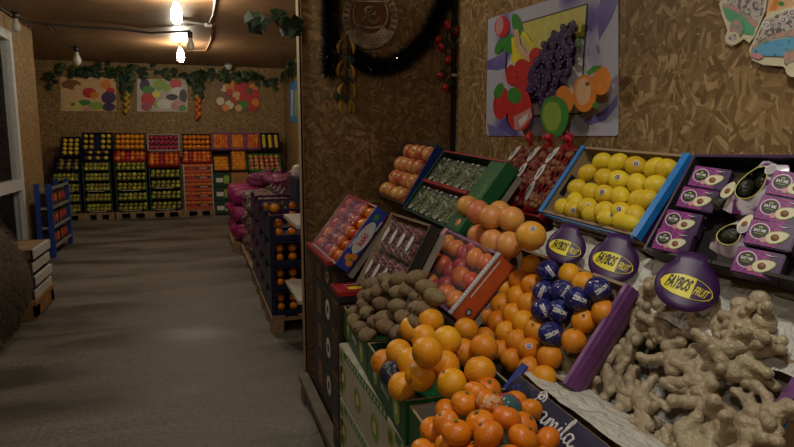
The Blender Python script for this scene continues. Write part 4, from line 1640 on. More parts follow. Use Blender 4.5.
sign(565, 246, 1.20, .066, 46, 30, 'smallest purple round FAYBOS sign, below the left end of the lemon crate', -.10)
sign(613, 260, 1.185, .075, 46, 32, 'middle purple round FAYBOS sign below the lemon crate', -.12)
sign(687, 284, 1.175, .079, 48, 36, 'largest purple round FAYBOS sign, in front of the avocado crate', -.14)

# white kiwi cartons below the front tier
def carton(name, label, a, b, k, prints=None, cat='carton', group=None, lid=None):
    t = thing(name, label, cat, T(*a), group)
    d = Vector(b) - Vector(a)
    MB().box((0, 0, 0), d, k, bev=.003).obj('body', t)
    if prints:
        mb = MB()
        prints(mb, d)
        mb.obj('print', t)
    return t


def kiwi_print(mb, d):
    n = max(2, int(d.y / .2))
    for i in range(n):
        yc = d.y * (1 - (i + .5) / n)
        big_print(mb, 0, yc + .05, d.z * .45, .05, ('ink_lime', 'cream', 'ink_black'))
    for y_, r_ in ((d.y - .03, .026), (d.y - .05, .026)):
        pass
    for j in range(3):
        big_print(mb, 0, d.y - .035, d.z * (.2 + .3 * j), .03, ('ink_lime', 'ink_brown', 'ink_black'))
    mb.box((-.001, .02, d.z - .035), (-.0006, d.y - .08, d.z - .006), 'ink_green')
    for i in range(14):
        y_ = .04 + i * (d.y - .16) / 14
        mb.box((-.0016, y_, d.z - .028), (-.0011, y_ + .016, d.z - .013), 'ink_white')


zz = [.70, .42, .14]
for iy, (y0, y1) in enumerate(((1.68, 2.37), (1.0, 1.66))):
    for iz, z1 in enumerate((.708, .475, .242)):
        carton('kiwi_carton', f"off-white kiwi carton, {['top', 'middle', 'bottom'][iz]} of the {['far', 'near'][iy]} column below the green cartons",
               (.535 - iy * .014, y0, z1 - .226), (.88, y1, z1), 'pale_card', kiwi_print, 'carton', 'kiwi cartons under the display')
# pallet slats along the floor in front
t = thing('wooden_plank', 'long grey wooden plank along the foot of the black carton stack', 'plank')
a = on(301, 350, (1, 0, 0), (.53, 0, 0)); b = on(337, 447, (1, 0, 0), (.53, 0, 0))
MB().box((.535, 2.45, .11), (.59, 3.5, .145), 'wood_plank').box((.54, 2.5, 0), (.585, 2.6, .11), 'wood_plank').box((.54, 3.35, 0), (.585, 3.45, .11), 'wood_plank').obj('board', t)

# dark cartons at the display's far end, under the fruit
def logo_print(mb, d):
    big_print(mb, 0, d.y * .35, d.z * .55, d.z * .26, ('ink_white', 'ink_black', 'ink_white'))
    mb.box((-.001, d.y * .02, d.z * .12), (-.0005, d.y * .15, d.z * .9), 'ink_brown')
    mb.box((-.001, d.y * .6, d.z * .15), (-.0005, d.y * .78, d.z * .85), 'ink_brown')


def stripe_print(mb, d):
    mb.box((-.001, d.y * .05, d.z * .2), (-.0005, d.y * .95, d.z * .28), 'ink_brown')
    mb.box((-.001, d.y * .2, d.z * .4), (-.0005, d.y * .8, d.z * .8), 'navy')


CZ = [(.2, .4), (.4, .6), (.6, .8), (.8, .95)]
for i, (z0, z1) in enumerate(CZ):
    carton('fruit_carton', f"black carton with white round mark, {['bottom', 'second from bottom', 'second from top', 'top'][i]} of the far stack", (.595, 2.66, z0), (.95, 3.3, z1 - .004), 'black_card', logo_print,
           'carton', 'black cartons at the display end')
for i, (z0, z1) in enumerate(((.0, .22), (.22, .45), (.45, .65), (.65, .845))):
    carton('fruit_carton', f"dark brown carton, {['bottom', 'second from bottom', 'second from top', 'top'][i]} of the stack beside the kiwis", (.555, 2.48, z0), (.9, 2.61, z1 - .004),
           'brown_card', stripe_print, 'carton', 'brown cartons beside the kiwis')
carton('fruit_carton', 'black base carton on the floor under the far stack', (.60, 2.66, 0), (.95, 3.3, .196), 'black_card')


def red_top(label, x0, y0, x1, y1, z, h, mango=False):
    t = thing('red_carton', label, 'carton', T(x0, y0, z))
    MB().box((0, 0, 0), (x1 - x0, y1 - y0, h * .6), 'black_card').obj('body', t)
    MB().box((-.004, -.004, h * .6), (x1 - x0 + .004, y1 - y0 + .004, h), 'red_card').obj('lid', t)
    if mango:
        mb = MB()
        mb.sph((.09, .06, h), .028, 'yellow', (1.4, 1, .08), 18, 8).sph((.06, .09, h), .02, 'ink_red', (1.2, 1, .08), 14, 6)
        mb.box((.05, .12, h), (.2, .128, h + .001), 'ink_white')
        mb.obj('fruit_picture', t)['label'] = 'yellow mango print'
    return t


red_top('red lidded black carton under the pink filmed fruit crate', .55, 2.66, .88, 3.2, .95, .05)
red_top('red lidded carton with a mango print left of the kiwis', .56, 2.47, .86, 2.63, .85, .05, True)

# ------------------------------------------------------------------ wall decorations
def wallpt(px, py, lift=0.0):
    return on(px, py, (1, 0, 0), (XW - .004 - lift, 0, 0))


class Print:
    """flat printed shapes on a plane, each layer a hair above the last"""
    def __init__(s, f, n, sx, ox, oy):
        s.mb = MB(); s.f = f; s.n = n; s.k = 0; s.s = sx; s.ox = ox; s.oy = oy

    def P(s, x, y, l):
        return s.f(s.ox + x / s.s, s.oy + y / s.s, l)

    def poly(s, pts, k, thick=0):
        s.k += 1
        s.mb.poly([s.P(x, y, .0003 * s.k + .001) for x, y in pts], k, thick, s.n)

    def ell(s, cx, cy, rx, ry, k, ang=0, n=26, pw=0):
        pts = []
        for e in range(n):
            a = 2 * pi * e / n
            x, y = rx * cos(a), ry * sin(a)
            x *= 1 + pw * sin(a)
            pts.append((cx + x * cos(ang) - y * sin(ang), cy + x * sin(ang) + y * cos(ang)))
        s.poly(pts, k)


pr = Print(wallpt, (-1, 0, 0), 3.194, 480, 0)
t = thing('fruit_poster', 'large blue and white fruit poster with grapes on the right OSB wall', 'poster')
mb = pr.mb
sheet = [(26, 62), (34, 58), (441, -68), (441, 428), (435, 434), (26, 434), (19, 425)]
mb.poly([wallpt(480 + x / 3.194, y / 3.194, .0008) for x, y in sheet], 'poster_bg', .002, (-1, 0, 0))
E_ = pr.ell; Q = pr.poly
for P_ in ([(372, 42), (400, -45), (440, -66), (440, 10), (420, 60), (380, 130)], [(22, 195), (85, 165), (84, 215), (60, 225), (22, 222)], [(330, 385), (400, 350), (440, 300), (440, 335), (400, 385), (345, 400)], [(22, 395), (60, 410), (110, 434), (30, 434)]):
    Q(P_, 'indigo')
Q([(135, 72), (342, 12), (334, 118), (210, 140), (150, 140)], 'yellow_pale')
Q([(85, 215), (100, 180), (330, 120), (322, 360), (170, 368), (160, 260)], 'ink_white')
for a, b in (((135, 73), (342, 13)), ((342, 13), (320, 362)), ((322, 362), (165, 371)), ((84, 160), (82, 235)), ((290, 122), (334, 118))):
    dx, dy = b[0] - a[0], b[1] - a[1]; l = math.hypot(dx, dy); nx, ny = -dy / l * 1.8, dx / l * 1.8
    Q([(a[0] + nx, a[1] + ny), (b[0] + nx, b[1] + ny), (b[0] - nx, b[1] - ny), (a[0] - nx, a[1] - ny)], 'ink_black')
E_(70, 85, 24, 34, 'ink_red', .1); E_(62, 82, 12, 30, 'ink_pink', .1)
E_(118, 80, 15, 38, 'ink_green', -.25); E_(62, 148, 12, 28, 'ink_green', .4); E_(92, 140, 20, 30, 'ink_green', .2)
Q([(100, 120), (118, 118), (128, 165), (160, 205), (190, 215), (150, 222), (118, 200), (102, 165)], 'yellow')
Q([(132, 100), (146, 102), (168, 138), (215, 150), (252, 142), (256, 152), (215, 172), (165, 165), (138, 135)], 'yellow')
Q([(108, 95), (122, 92), (128, 140), (158, 178), (220, 200), (180, 202), (130, 180), (112, 150)], 'ink_peach')
Q([(128, 110), (140, 118), (165, 145), (228, 138), (250, 150), (200, 170), (150, 160), (132, 135)], 'yellow_pale')
Q([(105, 150), (118, 190), (140, 205), (120, 210), (98, 195)], 'yellow')
for x, y, rx, ry in ((180, 180, 24, 28), (135, 220, 26, 32), (100, 240, 18, 34), (160, 235, 20, 40), (140, 275, 30, 34)):
    E_(x, y, rx, ry, 'ink_red')
rg = random.Random(2)
gpts = []
for i in range(900):
    s = rg.random()
    cx = 283 - 108 * s + rg.uniform(-1, 1) * (17 + 150 * s * (1 - s))
    cy = 95 + 225 * s + rg.uniform(-1, 1) * 20
    if cx > 318 or cx < 156 or cy > 340:
        continue
    if all((cx - a) ** 2 + (cy - b) ** 2 > 100 for a, b in gpts):
        gpts.append((cx, cy))
for x, y in gpts:
    E_(x, y, 10.5, 13, 'ink_plum', n=14)
for x, y in gpts[::2]:
    E_(x - 3, y - 4, 3, 4, 'ink_plum2', n=8)
Q([(306, 122), (314, 118), (318, 145), (312, 146)], 'ink_green')
E_(388, 258, 30, 46, 'ink_orange', .1); E_(334, 298, 38, 60, 'ink_orange', .05); E_(330, 292, 24, 44, 'ink_peach', .05); E_(343, 268, 7, 7, 'ink_brown')
Q([(340, 232), (362, 210), (392, 208), (372, 226), (348, 242)], 'ink_green'); Q([(358, 335), (370, 322), (380, 340), (368, 348)], 'ink_green')
E_(270, 318, 28, 44, 'ink_orange', -.1)
E_(68, 330, 26, 52, 'ink_red', .12); E_(60, 290, 14, 26, 'ink_green', .4); E_(128, 350, 38, 68, 'ink_red', .1, pw=.18); E_(110, 305, 22, 26, 'ink_green', -.3)
Q([(108, 372), (160, 345), (168, 372), (130, 412), (110, 415)], 'ink_pink'); Q([(122, 385), (155, 360), (150, 382), (128, 404)], 'ink_white')
E_(238, 372, 45, 66, 'ink_green', 0, pw=-.12); E_(230, 372, 30, 48, 'ink_lime', 0, pw=-.12)
Q([(236, 300), (241, 300), (243, 328), (237, 328)], 'ink_brown')
mb.obj('sheet', t)

# carved bell decorations
pr = Print(lambda x, y, l: wallpt(x, y, l + .004), (-1, 0, 0), 5.58, 715, 0)
t = thing('bell_ornament', 'paper bell with a green inside, left of the two on the right wall', 'bell ornament')
Q, E_ = pr.poly, pr.ell
Q([(22, 20), (100, -120), (300, -120), (280, 60), (215, 210), (190, 240), (160, 215), (140, 235), (95, 262), (60, 245), (55, 205), (70, 170), (40, 90)], 'cream', .004)
Q([(60, 25), (110, -110), (290, -110), (268, 70), (240, 130), (180, 75), (110, 40)], 'lace')
Q([(45, 20), (110, 38), (180, 75), (242, 132), (222, 160), (170, 105), (105, 60), (40, 38)], 'rust_floral')
pr.mb.obj('bell_body', t)
Q([(40, 35), (105, 58), (170, 103), (222, 160), (212, 195), (170, 190), (110, 150), (60, 95)], 'mint') if False else None
p2 = Print(lambda x, y, l: wallpt(x, y, l + .006), (-1, 0, 0), 5.58, 715, 0)
p2.poly([(40, 38), (105, 60), (170, 105), (222, 160), (212, 195), (170, 190), (110, 150), (60, 95)], 'mint')
p2.mb.obj('bell_inside', t)['label'] = 'green inside'
p2 = Print(lambda x, y, l: wallpt(x, y, l + .008), (-1, 0, 0), 5.58, 715, 0)
p2.ell(120, 158, 40, 48, 'rust_floral'); p2.ell(98, 215, 40, 36, 'cream'); p2.ell(100, 208, 26, 20, 'lace')
p2.mb.obj('clapper', t)
t = thing('bell_ornament', 'paper bell with a blue inside, right of the two at the photo corner', 'bell ornament')
pr = Print(lambda x, y, l: wallpt(x, y, l + .012), (-1, 0, 0), 5.58, 715, 0)
Q, E_ = pr.poly, pr.ell
Q([(190, 280), (270, 110), (300, 70), (420, 40), (560, 60), (600, 330), (500, 420), (430, 420), (380, 370), (270, 362), (205, 335)], 'cream', .004)
Q([(215, 245), (278, 112), (420, 50), (560, 70), (560, 180), (441, 205), (330, 215), (250, 240)], 'lace')
Q([(210, 255), (330, 190), (450, 160), (580, 180), (580, 215), (441, 200), (320, 220), (200, 285)], 'rust_floral')
for x, y in ((285, 140), (380, 110), (430, 70), (480, 120)):
    E_(x, y, 24, 22, 'ink_white'); E_(x, y, 16, 14, 'lace'); E_(x, y, 7, 6, 'ink_white')
pr.mb.obj('bell_body', t)
p2 = Print(lambda x, y, l: wallpt(x, y, l + .016), (-1, 0, 0), 5.58, 715, 0)
p2.poly([(200, 285), (260, 245), (330, 222), (441, 205), (560, 225), (560, 300), (441, 318), (330, 312), (250, 310)], 'azure_cracks')
p2.poly([(196, 290), (250, 300), (270, 318), (240, 332), (205, 318)], 'ink_pink')
p2.mb.obj('bell_inside', t)['label'] = 'blue inside'
p2 = Print(lambda x, y, l: wallpt(x, y, l + .02), (-1, 0, 0), 5.58, 715, 0)
p2.ell(425, 320, 42, 46, 'rust_floral'); p2.ell(440, 390, 46, 40, 'cream')
p2.mb.obj('clapper', t)
t = thing('paper_card', 'small orange paper card above the bells at the photo edge', 'card')
p2 = Print(lambda x, y, l: wallpt(x, y, l + .009), (-1, 0, 0), 5.58, 715, 0)
p2.poly([(285, 85), (310, -60), (440, -60), (470, 40), (380, 62)], 'ink_peach', .002); p2.poly([(300, 60), (318, 20), (350, -60), (372, -60), (340, 60)], 'ink_orange'); p2.ell(370, 20, 18, 12, 'ink_green')
p2.mb.obj('sheet', t)


# plaque and tinsel on the partition
def partpt(px, py, lift=0.0):
    return on(px, py, (0, 1, 0), (0, YP - .004 - lift, 0))


t = thing('carved_plaque', 'round carved wooden plaque hung inside the black tinsel', 'plaque')
pr = Print(lambda x, y, l: partpt(x, y, l + .006), (0, -1, 0), 5.59, 300, 0)
def annulus(mb, cx, cy, r0, r1, ky, a0, a1, k, lift, n=44, thick=.006):
    P = []
    for e in range(n + 1):
        a = a0 + (a1 - a0) * e / n
        P.append((cx + r1 * cos(a), cy + r1 * ky * sin(a)))
    Pi = [(cx + r0 * cos(a0 + (a1 - a0) * e / n), cy + r0 * ky * sin(a0 + (a1 - a0) * e / n)) for e in range(n + 1)]
    for e in range(n):
        q = [pr.P(*P[e], lift), pr.P(*P[e + 1], lift), pr.P(*Pi[e + 1], lift), pr.P(*Pi[e], lift)]
        mb.poly(q, k, thick, (0, -1, 0))
cx_, cy_ = 392, 100
mb = pr.mb
annulus(mb, cx_, cy_, 118, 155, 1.12, 0, 2 * pi, 'plaque', .012)
annulus(mb, cx_, cy_, 80, 118, 1.12, .55, pi - .55, 'plaque', .012)
mb.obj('ring', t)
mb = MB()
pr.mb = mb
for e in range(30):
    a = 2 * pi * e / 30
    if .5 < a < pi - .5:
        continue
    x, y = cx_ + 136 * cos(a), cy_ + 136 * 1.12 * sin(a)
    c = cos(a), sin(a)
    mb.poly([pr.P(x + dx * 14 * c[0] - dy * 7 * c[1], y + dx * 14 * c[1] + dy * 7 * c[0], .0135) for dx, dy in ((-1, -1), (1, -1), (1, 1), (-1, 1))], 'ink_brown', .001, (0, -1, 0))
for j in range(4):
    for i in range(7):
        x = 340 + i * 20 + (10 if j % 2 else 0); y = 205 + j * 15 + abs(i - 3) * -2
        mb.poly([pr.P(x + dx, y + dy, .0135) for dx, dy in ((-6, 0), (0, -6), (6, 0), (0, 6))], 'ink_brown', .001, (0, -1, 0))
mb.obj('cut_pattern', t)
mb = MB()
def wire(pts, r=.0045):
    mb.ring([pr.P(x, y, .012) for x, y in pts], r, 'plaque', 6)
wire([(300, 110), (298, 60), (318, 8), (470, 8), (492, 60), (488, 110), (470, 150), (400, 160), (320, 150), (300, 110)])
wire([(312, 140), (400, 158), (480, 140)], .006)
for k_, (x0_, y0_, r_) in enumerate(((392, 60, 30), (385, 55, 16), (410, 100, 26), (370, 110, 20))):
    wire([(x0_ + r_ * cos(a), y0_ + r_ * .8 * sin(a)) for a in [2 * pi * e / 16 for e in range(15)]], .0035)
wire([(345, 120), (360, 90), (380, 110), (400, 135), (430, 125), (445, 95)], .004)
mb.obj('crest', t)
mb = MB()
mb.poly([pr.P(cx_ + 150 * cos(a), cy_ + 150 * 1.12 * sin(a), .003) for a in [2 * pi * e / 40 for e in range(40)]], 'ink_brown', .003, (0, -1, 0))
mb.obj('backing_board', t)


def tinsel(path, label, rad, n, seed):
    r3 = random.Random(seed)
    P = [partpt(x, y, .03) for x, y in path]
    mb = MB()
    segs = [(P[i], P[i + 1], (P[i + 1] - P[i]).length) for i in range(len(P) - 1)]
    tot = sum(s[2] for s in segs)
    for i in range(n):
        s = r3.uniform(0, tot)
        for a, b, l in segs:
            if s <= l:
                break
            s -= l
        p = a.lerp(b, min(1, s / l))
        d = Vector((r3.gauss(0, 1), r3.gauss(0, .45), r3.gauss(0, 1))).normalized()
        L_ = rad * r3.uniform(.6, 1.15)
        e = d.orthogonal().normalized() * .003
        q = p + d * L_
        q.y = min(q.y, YP - .003)
        mb.poly([p - e, p + e, q], 'tinsel')
    mb.ring(P, .008, 'tinsel', 6)
    o = mb.obj('tinsel_garland', label=label, cat='garland')
    return o


tinsel([(331, -14), (330, 20), (331, 50), (329, 72)], 'black tinsel strand hanging straight down left of the carved plaque', .075, 5200, 1)
tinsel([(355, 54), (364, 63), (378, 67), (394, 65), (410, 56), (424, 42), (435, 22), (444, 0), (450, -14)], 'black tinsel loop curving under the carved plaque', .08, 8000, 2)
for px, py, lb in ((397, 58, 'tiny bright fairy light in the tinsel under the plaque'), (327, 57, 'tiny dim fairy light near the lower end of the tinsel strand')):
    p = partpt(px, py, .085)
    MB().sph((0, 0, 0), .0035, 'ink_white' if px < 390 else 'fairy', u=8, v=6).obj('fairy_light', mtx=T(*p), label=lb, cat='fairy light')

# hanging artificial fruit
def banana_data():
    mb = MB()
    pts = [(0, 0, 0), (.006, 0, -.012), (.016, 0, -.035), (.018, 0, -.06), (.010, 0, -.085), (.002, 0, -.098)]
    mb.ring(pts, [.003, .005, .0115, .012, .008, .003], 'yellow', 8)
    return mb.data('banana')


M['banana'] = mat('banana_skin', (.62, .40, .03), .45, (.42, .26, .03), 20)
bd_ = banana_data()
bd_.materials[0] = M['banana']
def leaf_poly(mb, p, d, n, s, k='leaf'):
    d = d.normalized(); e = d.cross(n).normalized(); n2 = e.cross(d)
    sh = [(0, 0, 0), (.15, .42, .05), (.45, .30, .0), (.55, .55, -.06), (.8, .25, -.04), (1.0, 0, -.12), (.8, -.25, -.04), (.55, -.55, -.06), (.45, -.30, .0), (.15, -.42, .05)]
    V = [mb.bm.verts.new(p + d * a * s + e * b * s + n2 * c * s) for a, b, c in sh]
    cm = mb.bm.verts.new(p + d * .5 * s + n2 * .05 * s)
    for i in range(len(V)):
        f = mb.bm.faces.new((cm, V[i], V[(i + 1) % len(V)])); f.material_index = mb.mi(k)


t = thing('banana_garland', 'string of artificial bananas hanging on the OSB wall below the plaque', 'garland')
mb = MB().ring([partpt(348, 34, .03), partpt(347, 70, .03), partpt(347, 105, .03)], .003, 'leaf', 6)
mb.obj('cord', t)
for i, (x, y, sg) in enumerate(((147, 130, -1), (168, 132, 1), (146, 208, -1), (168, 215, 1), (152, 282, -1), (170, 280, 1), (156, 335, -1), (168, 338, 1), (160, 334, .3))):
    p = partpt(300 + x / 3.44, y / 3.44, .045)
    link('banana', bd_, t, T(*p) @ rot((0 if sg > 0 else pi), 'Z') @ rot(-.25 * abs(sg), 'Y') @ Matrix.Scale(.95, 4))
mb = MB()
for x, y in ((160, 195), (170, 262), (150, 258), (150, 322), (140, 325)):
    leaf_poly(mb, partpt(300 + x / 3.44, y / 3.44, .05), Vector((random.uniform(-1, 1), -.3, -.5)), Vector((0, -1, .3)), .06)
mb.obj('leaves', t)
t = thing('tomato_garland', 'string of artificial red tomatoes hanging left of the black trunk', 'garland')
TM = [(510, 90), (535, 105), (475, 135), (485, 160), (510, 205), (483, 258), (500, 300), (505, 80)]
M['tomato'] = mat('red_tomato', (.50, .02, .02), .3, coat=.2)
mb = MB().ring([partpt(300 + x / 3.44, y / 3.44, .03) for x, y in ((512, 70), (500, 150), (500, 220), (495, 300))], .003, 'leaf', 6)
mb.obj('cord', t)
td = (lambda mb: (mb.sph((0, 0, 0), .022, 'tomato', (1, 1, 1.12), 14, 9), mb.data('tomato'))[1])(MB())
for x, y in TM:
    link('tomato', td, t, T(*partpt(300 + x / 3.44, y / 3.44, .045)))
mb = MB()
for x, y in ((505, 135), (520, 90), (495, 130), (500, 240), (505, 275), (515, 145)):
    leaf_poly(mb, partpt(300 + x / 3.44, y / 3.44, .05), Vector((random.uniform(-1, 1), -.3, -.5)), Vector((0, -1, .3)), .05)
mb.obj('leaves', t)

# ivy sprig at the partition's end
t = thing('ivy_sprig', 'sprig of dark ivy leaves hanging at the top end of the partition', 'ivy')
def endpt(px, py):
    return on(px, py, (0, 1, 0), (0, 3.45, 0))
mb = MB().ring([endpt(302, 24), endpt(290, 22), endpt(276, 14), endpt(262, 16), endpt(250, 20)], .003, 'leaf', 6)
mb.obj('vine', t)
mb = MB()
for x, y, dx, dz in ((244, 16, 1, -.25), (262, 20, -.7, -.7), (277, 8, .1, -.9), (272, 14, 1, -.35), (279, 30, .8, .1), (291, 36, -.2, .9), (297, 34, -.1, .9), (300, 22, -.6, -.5), (284, 26, .9, -.4), (252, 26, .9, .3)):
    leaf_poly(mb, endpt(x, y), Vector((dx, -.25, dz)), Vector((.2, -1, .3)), .105)
mb.obj('leaves', t)

# ------------------------------------------------------------------ back wall decorations
def backpt(px, py, lift=0.0):
    return on(px, py, (0, 1, 0), (0, YB - .004 - lift, 0))


def back_poster(x0, y0, x1, y1, label, shapes, bg):
    t = thing('fruit_poster', label, 'poster')
    pr = Print(lambda x, y, l: backpt(x, y, l * 4), (0, -1, 0), 1, 0, 0)
    pr.poly([(x0, y0), (x1, y0), (x1, y1), (x0, y1)], bg, .004)
    for x, y, rx, ry, k in shapes:
        x2 = min(max(x, x0 + rx), x1 - rx); y2 = min(max(y, y0 + ry), y1 - ry)
        pr.ell(x2, y2, rx, ry, k, n=16)
    pr.mb.obj('sheet', t)


s = 6.1
def Z_(x, y, rx, ry, k):
    return (40 + x / s, 60 + y / s, rx / s, ry / s, k)
back_poster(60.5, 77, 116, 111, 'left fruit poster on the back wall with dark grapes', [
    Z_(300, 200, 42, 32, 'ink_red'), Z_(330, 215, 25, 22, 'ink_orange'), Z_(400, 150, 32, 28, 'ink_orange'), Z_(430, 190, 28, 22, 'ink_red'), Z_(420, 230, 45, 38, 'ink_plum'), Z_(420, 290, 42, 24, 'ink_plum'),
    Z_(340, 280, 45, 26, 'ink_lime'), Z_(270, 260, 40, 18, 'ink_green'), Z_(220, 285, 34, 28, 'yellow_pale'), Z_(290, 305, 30, 12, 'ink_pink'), Z_(190, 150, 60, 30, 'ink_brown'), Z_(160, 230, 34, 60, 'ink_peach'),
    Z_(230, 180, 26, 30, 'ink_peach'), Z_(200, 270, 14, 10, 'ink_green')], 'ink_peach')
back_poster(137, 79, 187.5, 111.5, 'middle fruit poster on the back wall with red and green fruit', [
    Z_(660, 240, 45, 48, 'ink_red'), Z_(650, 285, 34, 26, 'redapple'), Z_(640, 130, 32, 40, 'ink_plum'), Z_(730, 150, 40, 34, 'ink_lime'), Z_(660, 180, 40, 22, 'ink_green'), Z_(710, 210, 24, 20, 'yellow'),
    Z_(715, 270, 24, 22, 'ink_lime'), (176, 84, 6, 5, 'ink_red'), (178, 92, 7, 5, 'ink_white'), (183, 96, 4, 7, 'ink_black'), (165, 104, 8, 5, 'ink_white'), (178, 105, 7, 5, 'redapple'), (172, 97, 6, 3, 'ink_black'),
    (166, 87, 5, 4, 'ink_lime'), (182, 108, 4, 3, 'ink_green')], 'pale_card')
s2 = 3.96
def Y_(x, y, r, k):
    return (180 + x / s2, y / s2, r / s2, r / s2, k)
back_poster(215, 80.5, 259.5, 111.5, 'right fruit poster on the back wall with red and orange fruit', [
    Y_(175, 350, 14, 'cream'), Y_(205, 345, 26, 'ink_orange'), Y_(240, 345, 28, 'ink_red'), Y_(290, 350, 20, 'ink_orange'), Y_(160, 400, 16, 'cream'), Y_(195, 415, 18, 'cream'), Y_(225, 380, 18, 'ink_peach'),
    Y_(260, 385, 26, 'ink_red'), Y_(300, 375, 22, 'ink_red'), Y_(255, 415, 18, 'ink_green'), Y_(232, 430, 14, 'ink_peach'), Y_(290, 420, 22, 'ink_red'), Y_(210, 395, 12, 'ink_red'), Y_(305, 405, 16, 'ink_orange'),
    Y_(180, 430, 14, 'ink_orange'), Y_(275, 360, 14, 'ink_brown'), Y_(150, 340, 16, 'ink_brown'), Y_(195, 365, 14, 'ink_red')], 'ink_brown')
# poster on the right rear wall
t = thing('blue_poster', 'narrow blue poster on the right wall beyond the partition', 'poster')
mb = MB()
def rr_pt(px, py, l):
    return on(px, py, (1, 0, 0), (XR2 - .004 - l, 0, 0))
mb.poly([rr_pt(x, y, .003) for x, y in ((289, 83), (301, 79), (301, 124), (289, 121))], 'ink_sky', .003, (-1, 0, 0))
for i in range(3):
    x = 291 + i * 4
    mb.poly([rr_pt(a, b, .006) for a, b in ((x, 90), (x + 2, 90), (x + 2, 116), (x, 116))], ('ink_white', 'ink_lime', 'ink_pink')[i], .001, (-1, 0, 0))
mb.obj('sheet', t)


def leaf_garland(label, pts, n, seed, spread, size, drops=()):
    r3 = random.Random(seed)
    t = thing('leaf_garland', label, 'garland')
    P = [backpt(x, y, .03) for x, y in pts]
    mb = MB().ring(P, .008, 'leaf', 5)
    for d in drops:
        mb.ring([backpt(x, y, .03) for x, y in d], .006, 'leaf', 5)
    mb.obj('vine', t)
    mb = MB()
    for i in range(n):
        u_ = r3.random() * (len(P) - 1)
        k = int(u_); p = P[k].lerp(P[k + 1], u_ - k)
        p = p + Vector((r3.uniform(-.06, .06), r3.uniform(-.08, 0), r3.uniform(-spread, spread)))
        p.y = min(p.y, YB - .06)
        p.z = min(p.z, ZC - .05)
        leaf_poly(mb, p, Vector((r3.uniform(-1, 1), r3.uniform(-.4, .0), r3.uniform(-1, .3))), Vector((0, -1, .3)), r3.uniform(.55, 1.0) * size, 'leaf' if r3.random() < .8 else 'leaf2')
    mb.obj('leaves', t)
    return t


leaf_garland('dark leaf garland along the back wall top, left stretch above the grape poster', [(48, 84), (58, 68), (75, 71), (90, 73), (108, 68), (122, 72), (134, 70)], 60, 11, .09, .17)
leaf_garland('dark leaf garland along the back wall top, middle stretch', [(134, 72), (150, 69), (165, 72), (180, 74), (198, 78), (210, 72)], 38, 12, .09, .17)
leaf_garland('dark leaf garland along the back wall top, right stretch above the red poster', [(210, 72), (226, 76), (245, 74), (262, 80), (278, 84)], 50, 13, .09, .17)
leaf_garland('short leaf cluster between the left and middle posters', [(124, 76), (128, 84), (126, 92)], 34, 14, .05, .18)
leaf_garland('short leaf cluster between the middle and right posters', [(193, 80), (199, 86), (198, 94)], 26, 15, .05, .17)
t = thing('ivy_sprig', 'leafy ivy along the top of the right wall beyond the partition', 'ivy')
mb = MB()
r3 = random.Random(6)
for i in range(40):
    x = r3.uniform(282, 300)
    p = rr_pt(x, 74 - (x - 282) * .75 + r3.uniform(-2, 8), .06)
    leaf_poly(mb, p, Vector((-.2, r3.uniform(-1, 1), r3.uniform(-1, .3))), Vector((-1, 0, .3)), .17, 'leaf' if r3.random() < .6 else 'leaf2')
mb.ring([rr_pt(281, 74, .04), rr_pt(301, 60, .04)], .008, 'leaf', 5)
mb.obj('leaves', t)
for label, pts, k, r in (('hanging string of yellow bananas between the left and middle posters', [(127, 92 + i * 3.2) for i in range(7)], 'banana', .05),
                         ('hanging string of orange red fruit between the middle and right posters', [(198, 97 + i * 3.4) for i in range(7)], 'peach', .055)):
    t = thing('fruit_garland', label, 'garland')
    MB().ring([backpt(pts[0][0], pts[0][1] - 4, .06), backpt(pts[-1][0], pts[-1][1], .06)], .006, 'leaf', 5).obj('cord', t)
    fd = MB()
    fd.sph((0, 0, 0), r, k, (.8, .8, 1.15), 10, 7)
    fd = fd.data('fruit')
    for i, (x, y) in enumerate(pts):
        link('fruit', fd, t, T(*backpt(x + (1.2 if i % 2 else -1.2), y, .09)))

# ------------------------------------------------------------------ back of the shop: stacked crates
def lowfruit(name, k, r):
    mb = MB(); mb.sph((0, 0, 0), r, k, (1, 1, .94), 12, 8); return mb.data(name)


LF = dict(lime=lowfruit('lime', 'lime', .045), orange=lowfruit('orange', 'orange', .052), persimmon=lowfruit('persimmon', 'persimmon', .052), red=lowfruit('red_apple', 'redapple', .052), lemon=lowfruit('lemon', 'lemon', .042),
          apple=lowfruit('apple', 'apple', .052), mandarin=lowfruit('mandarin', 'mandarin', .050), plum=lowfruit('plum', 'plum', .038))
CATS = dict(lime='lime', orange='orange', persimmon='persimmon', red='apple', lemon='lemon', apple='apple', mandarin='mandarin', plum='plum')


def bx(px, y=12.9):
    return on(px, 180, (0, 1, 0), (0, y, 0)).x


def stack_crate(x0, x1, z0, h, k, fruit, label, where, nf=6, rows=2, depth=.42, y=12.9, lip='pale_card'):
    t = thing('produce_crate', label, 'crate', T(x0, y, z0))
    w = x1 - x0
    th = .025
    MB().box((0, 0, 0), (w, depth, .02), k).obj('bottom_panel', t)
    MB().box((0, 0, .02), (th, depth, h), k).obj('end_wall', t)
    MB().box((w - th, 0, .02), (w, depth, h), k).obj('end_wall', t)
    MB().box((th, depth - .02, .02), (w - th, depth, h), k).obj('back_wall', t)
    mb = MB().box((th, 0, .0), (w - th, .015, h * .16), k)
    if lip:
        mb.box((th + w * .12, -.002, h * .09), (w * .75, 0, h * .15), lip)
    mb.obj('front_wall', t)
    d = LF[fruit]
    step = (w - 2 * th - .08) / (nf - 1)
    for r_ in range(rows):
        for i in range(nf):
            x = x0 + th + .045 + step * i + (.01 if r_ % 2 else -.005)
            z = z0 + .06 + r_ * .075
            if z + .03 > z0 + h + .03:
                continue
            link(d.name.split('.')[0], d, None, T(x, y + .06 + random.uniform(-.01, .01), z) @ rnd_rot(), f"{CATS[fruit]} showing in the open front of {where}", CATS[fruit], f"{CATS[fruit]}s in {where}")
    return t


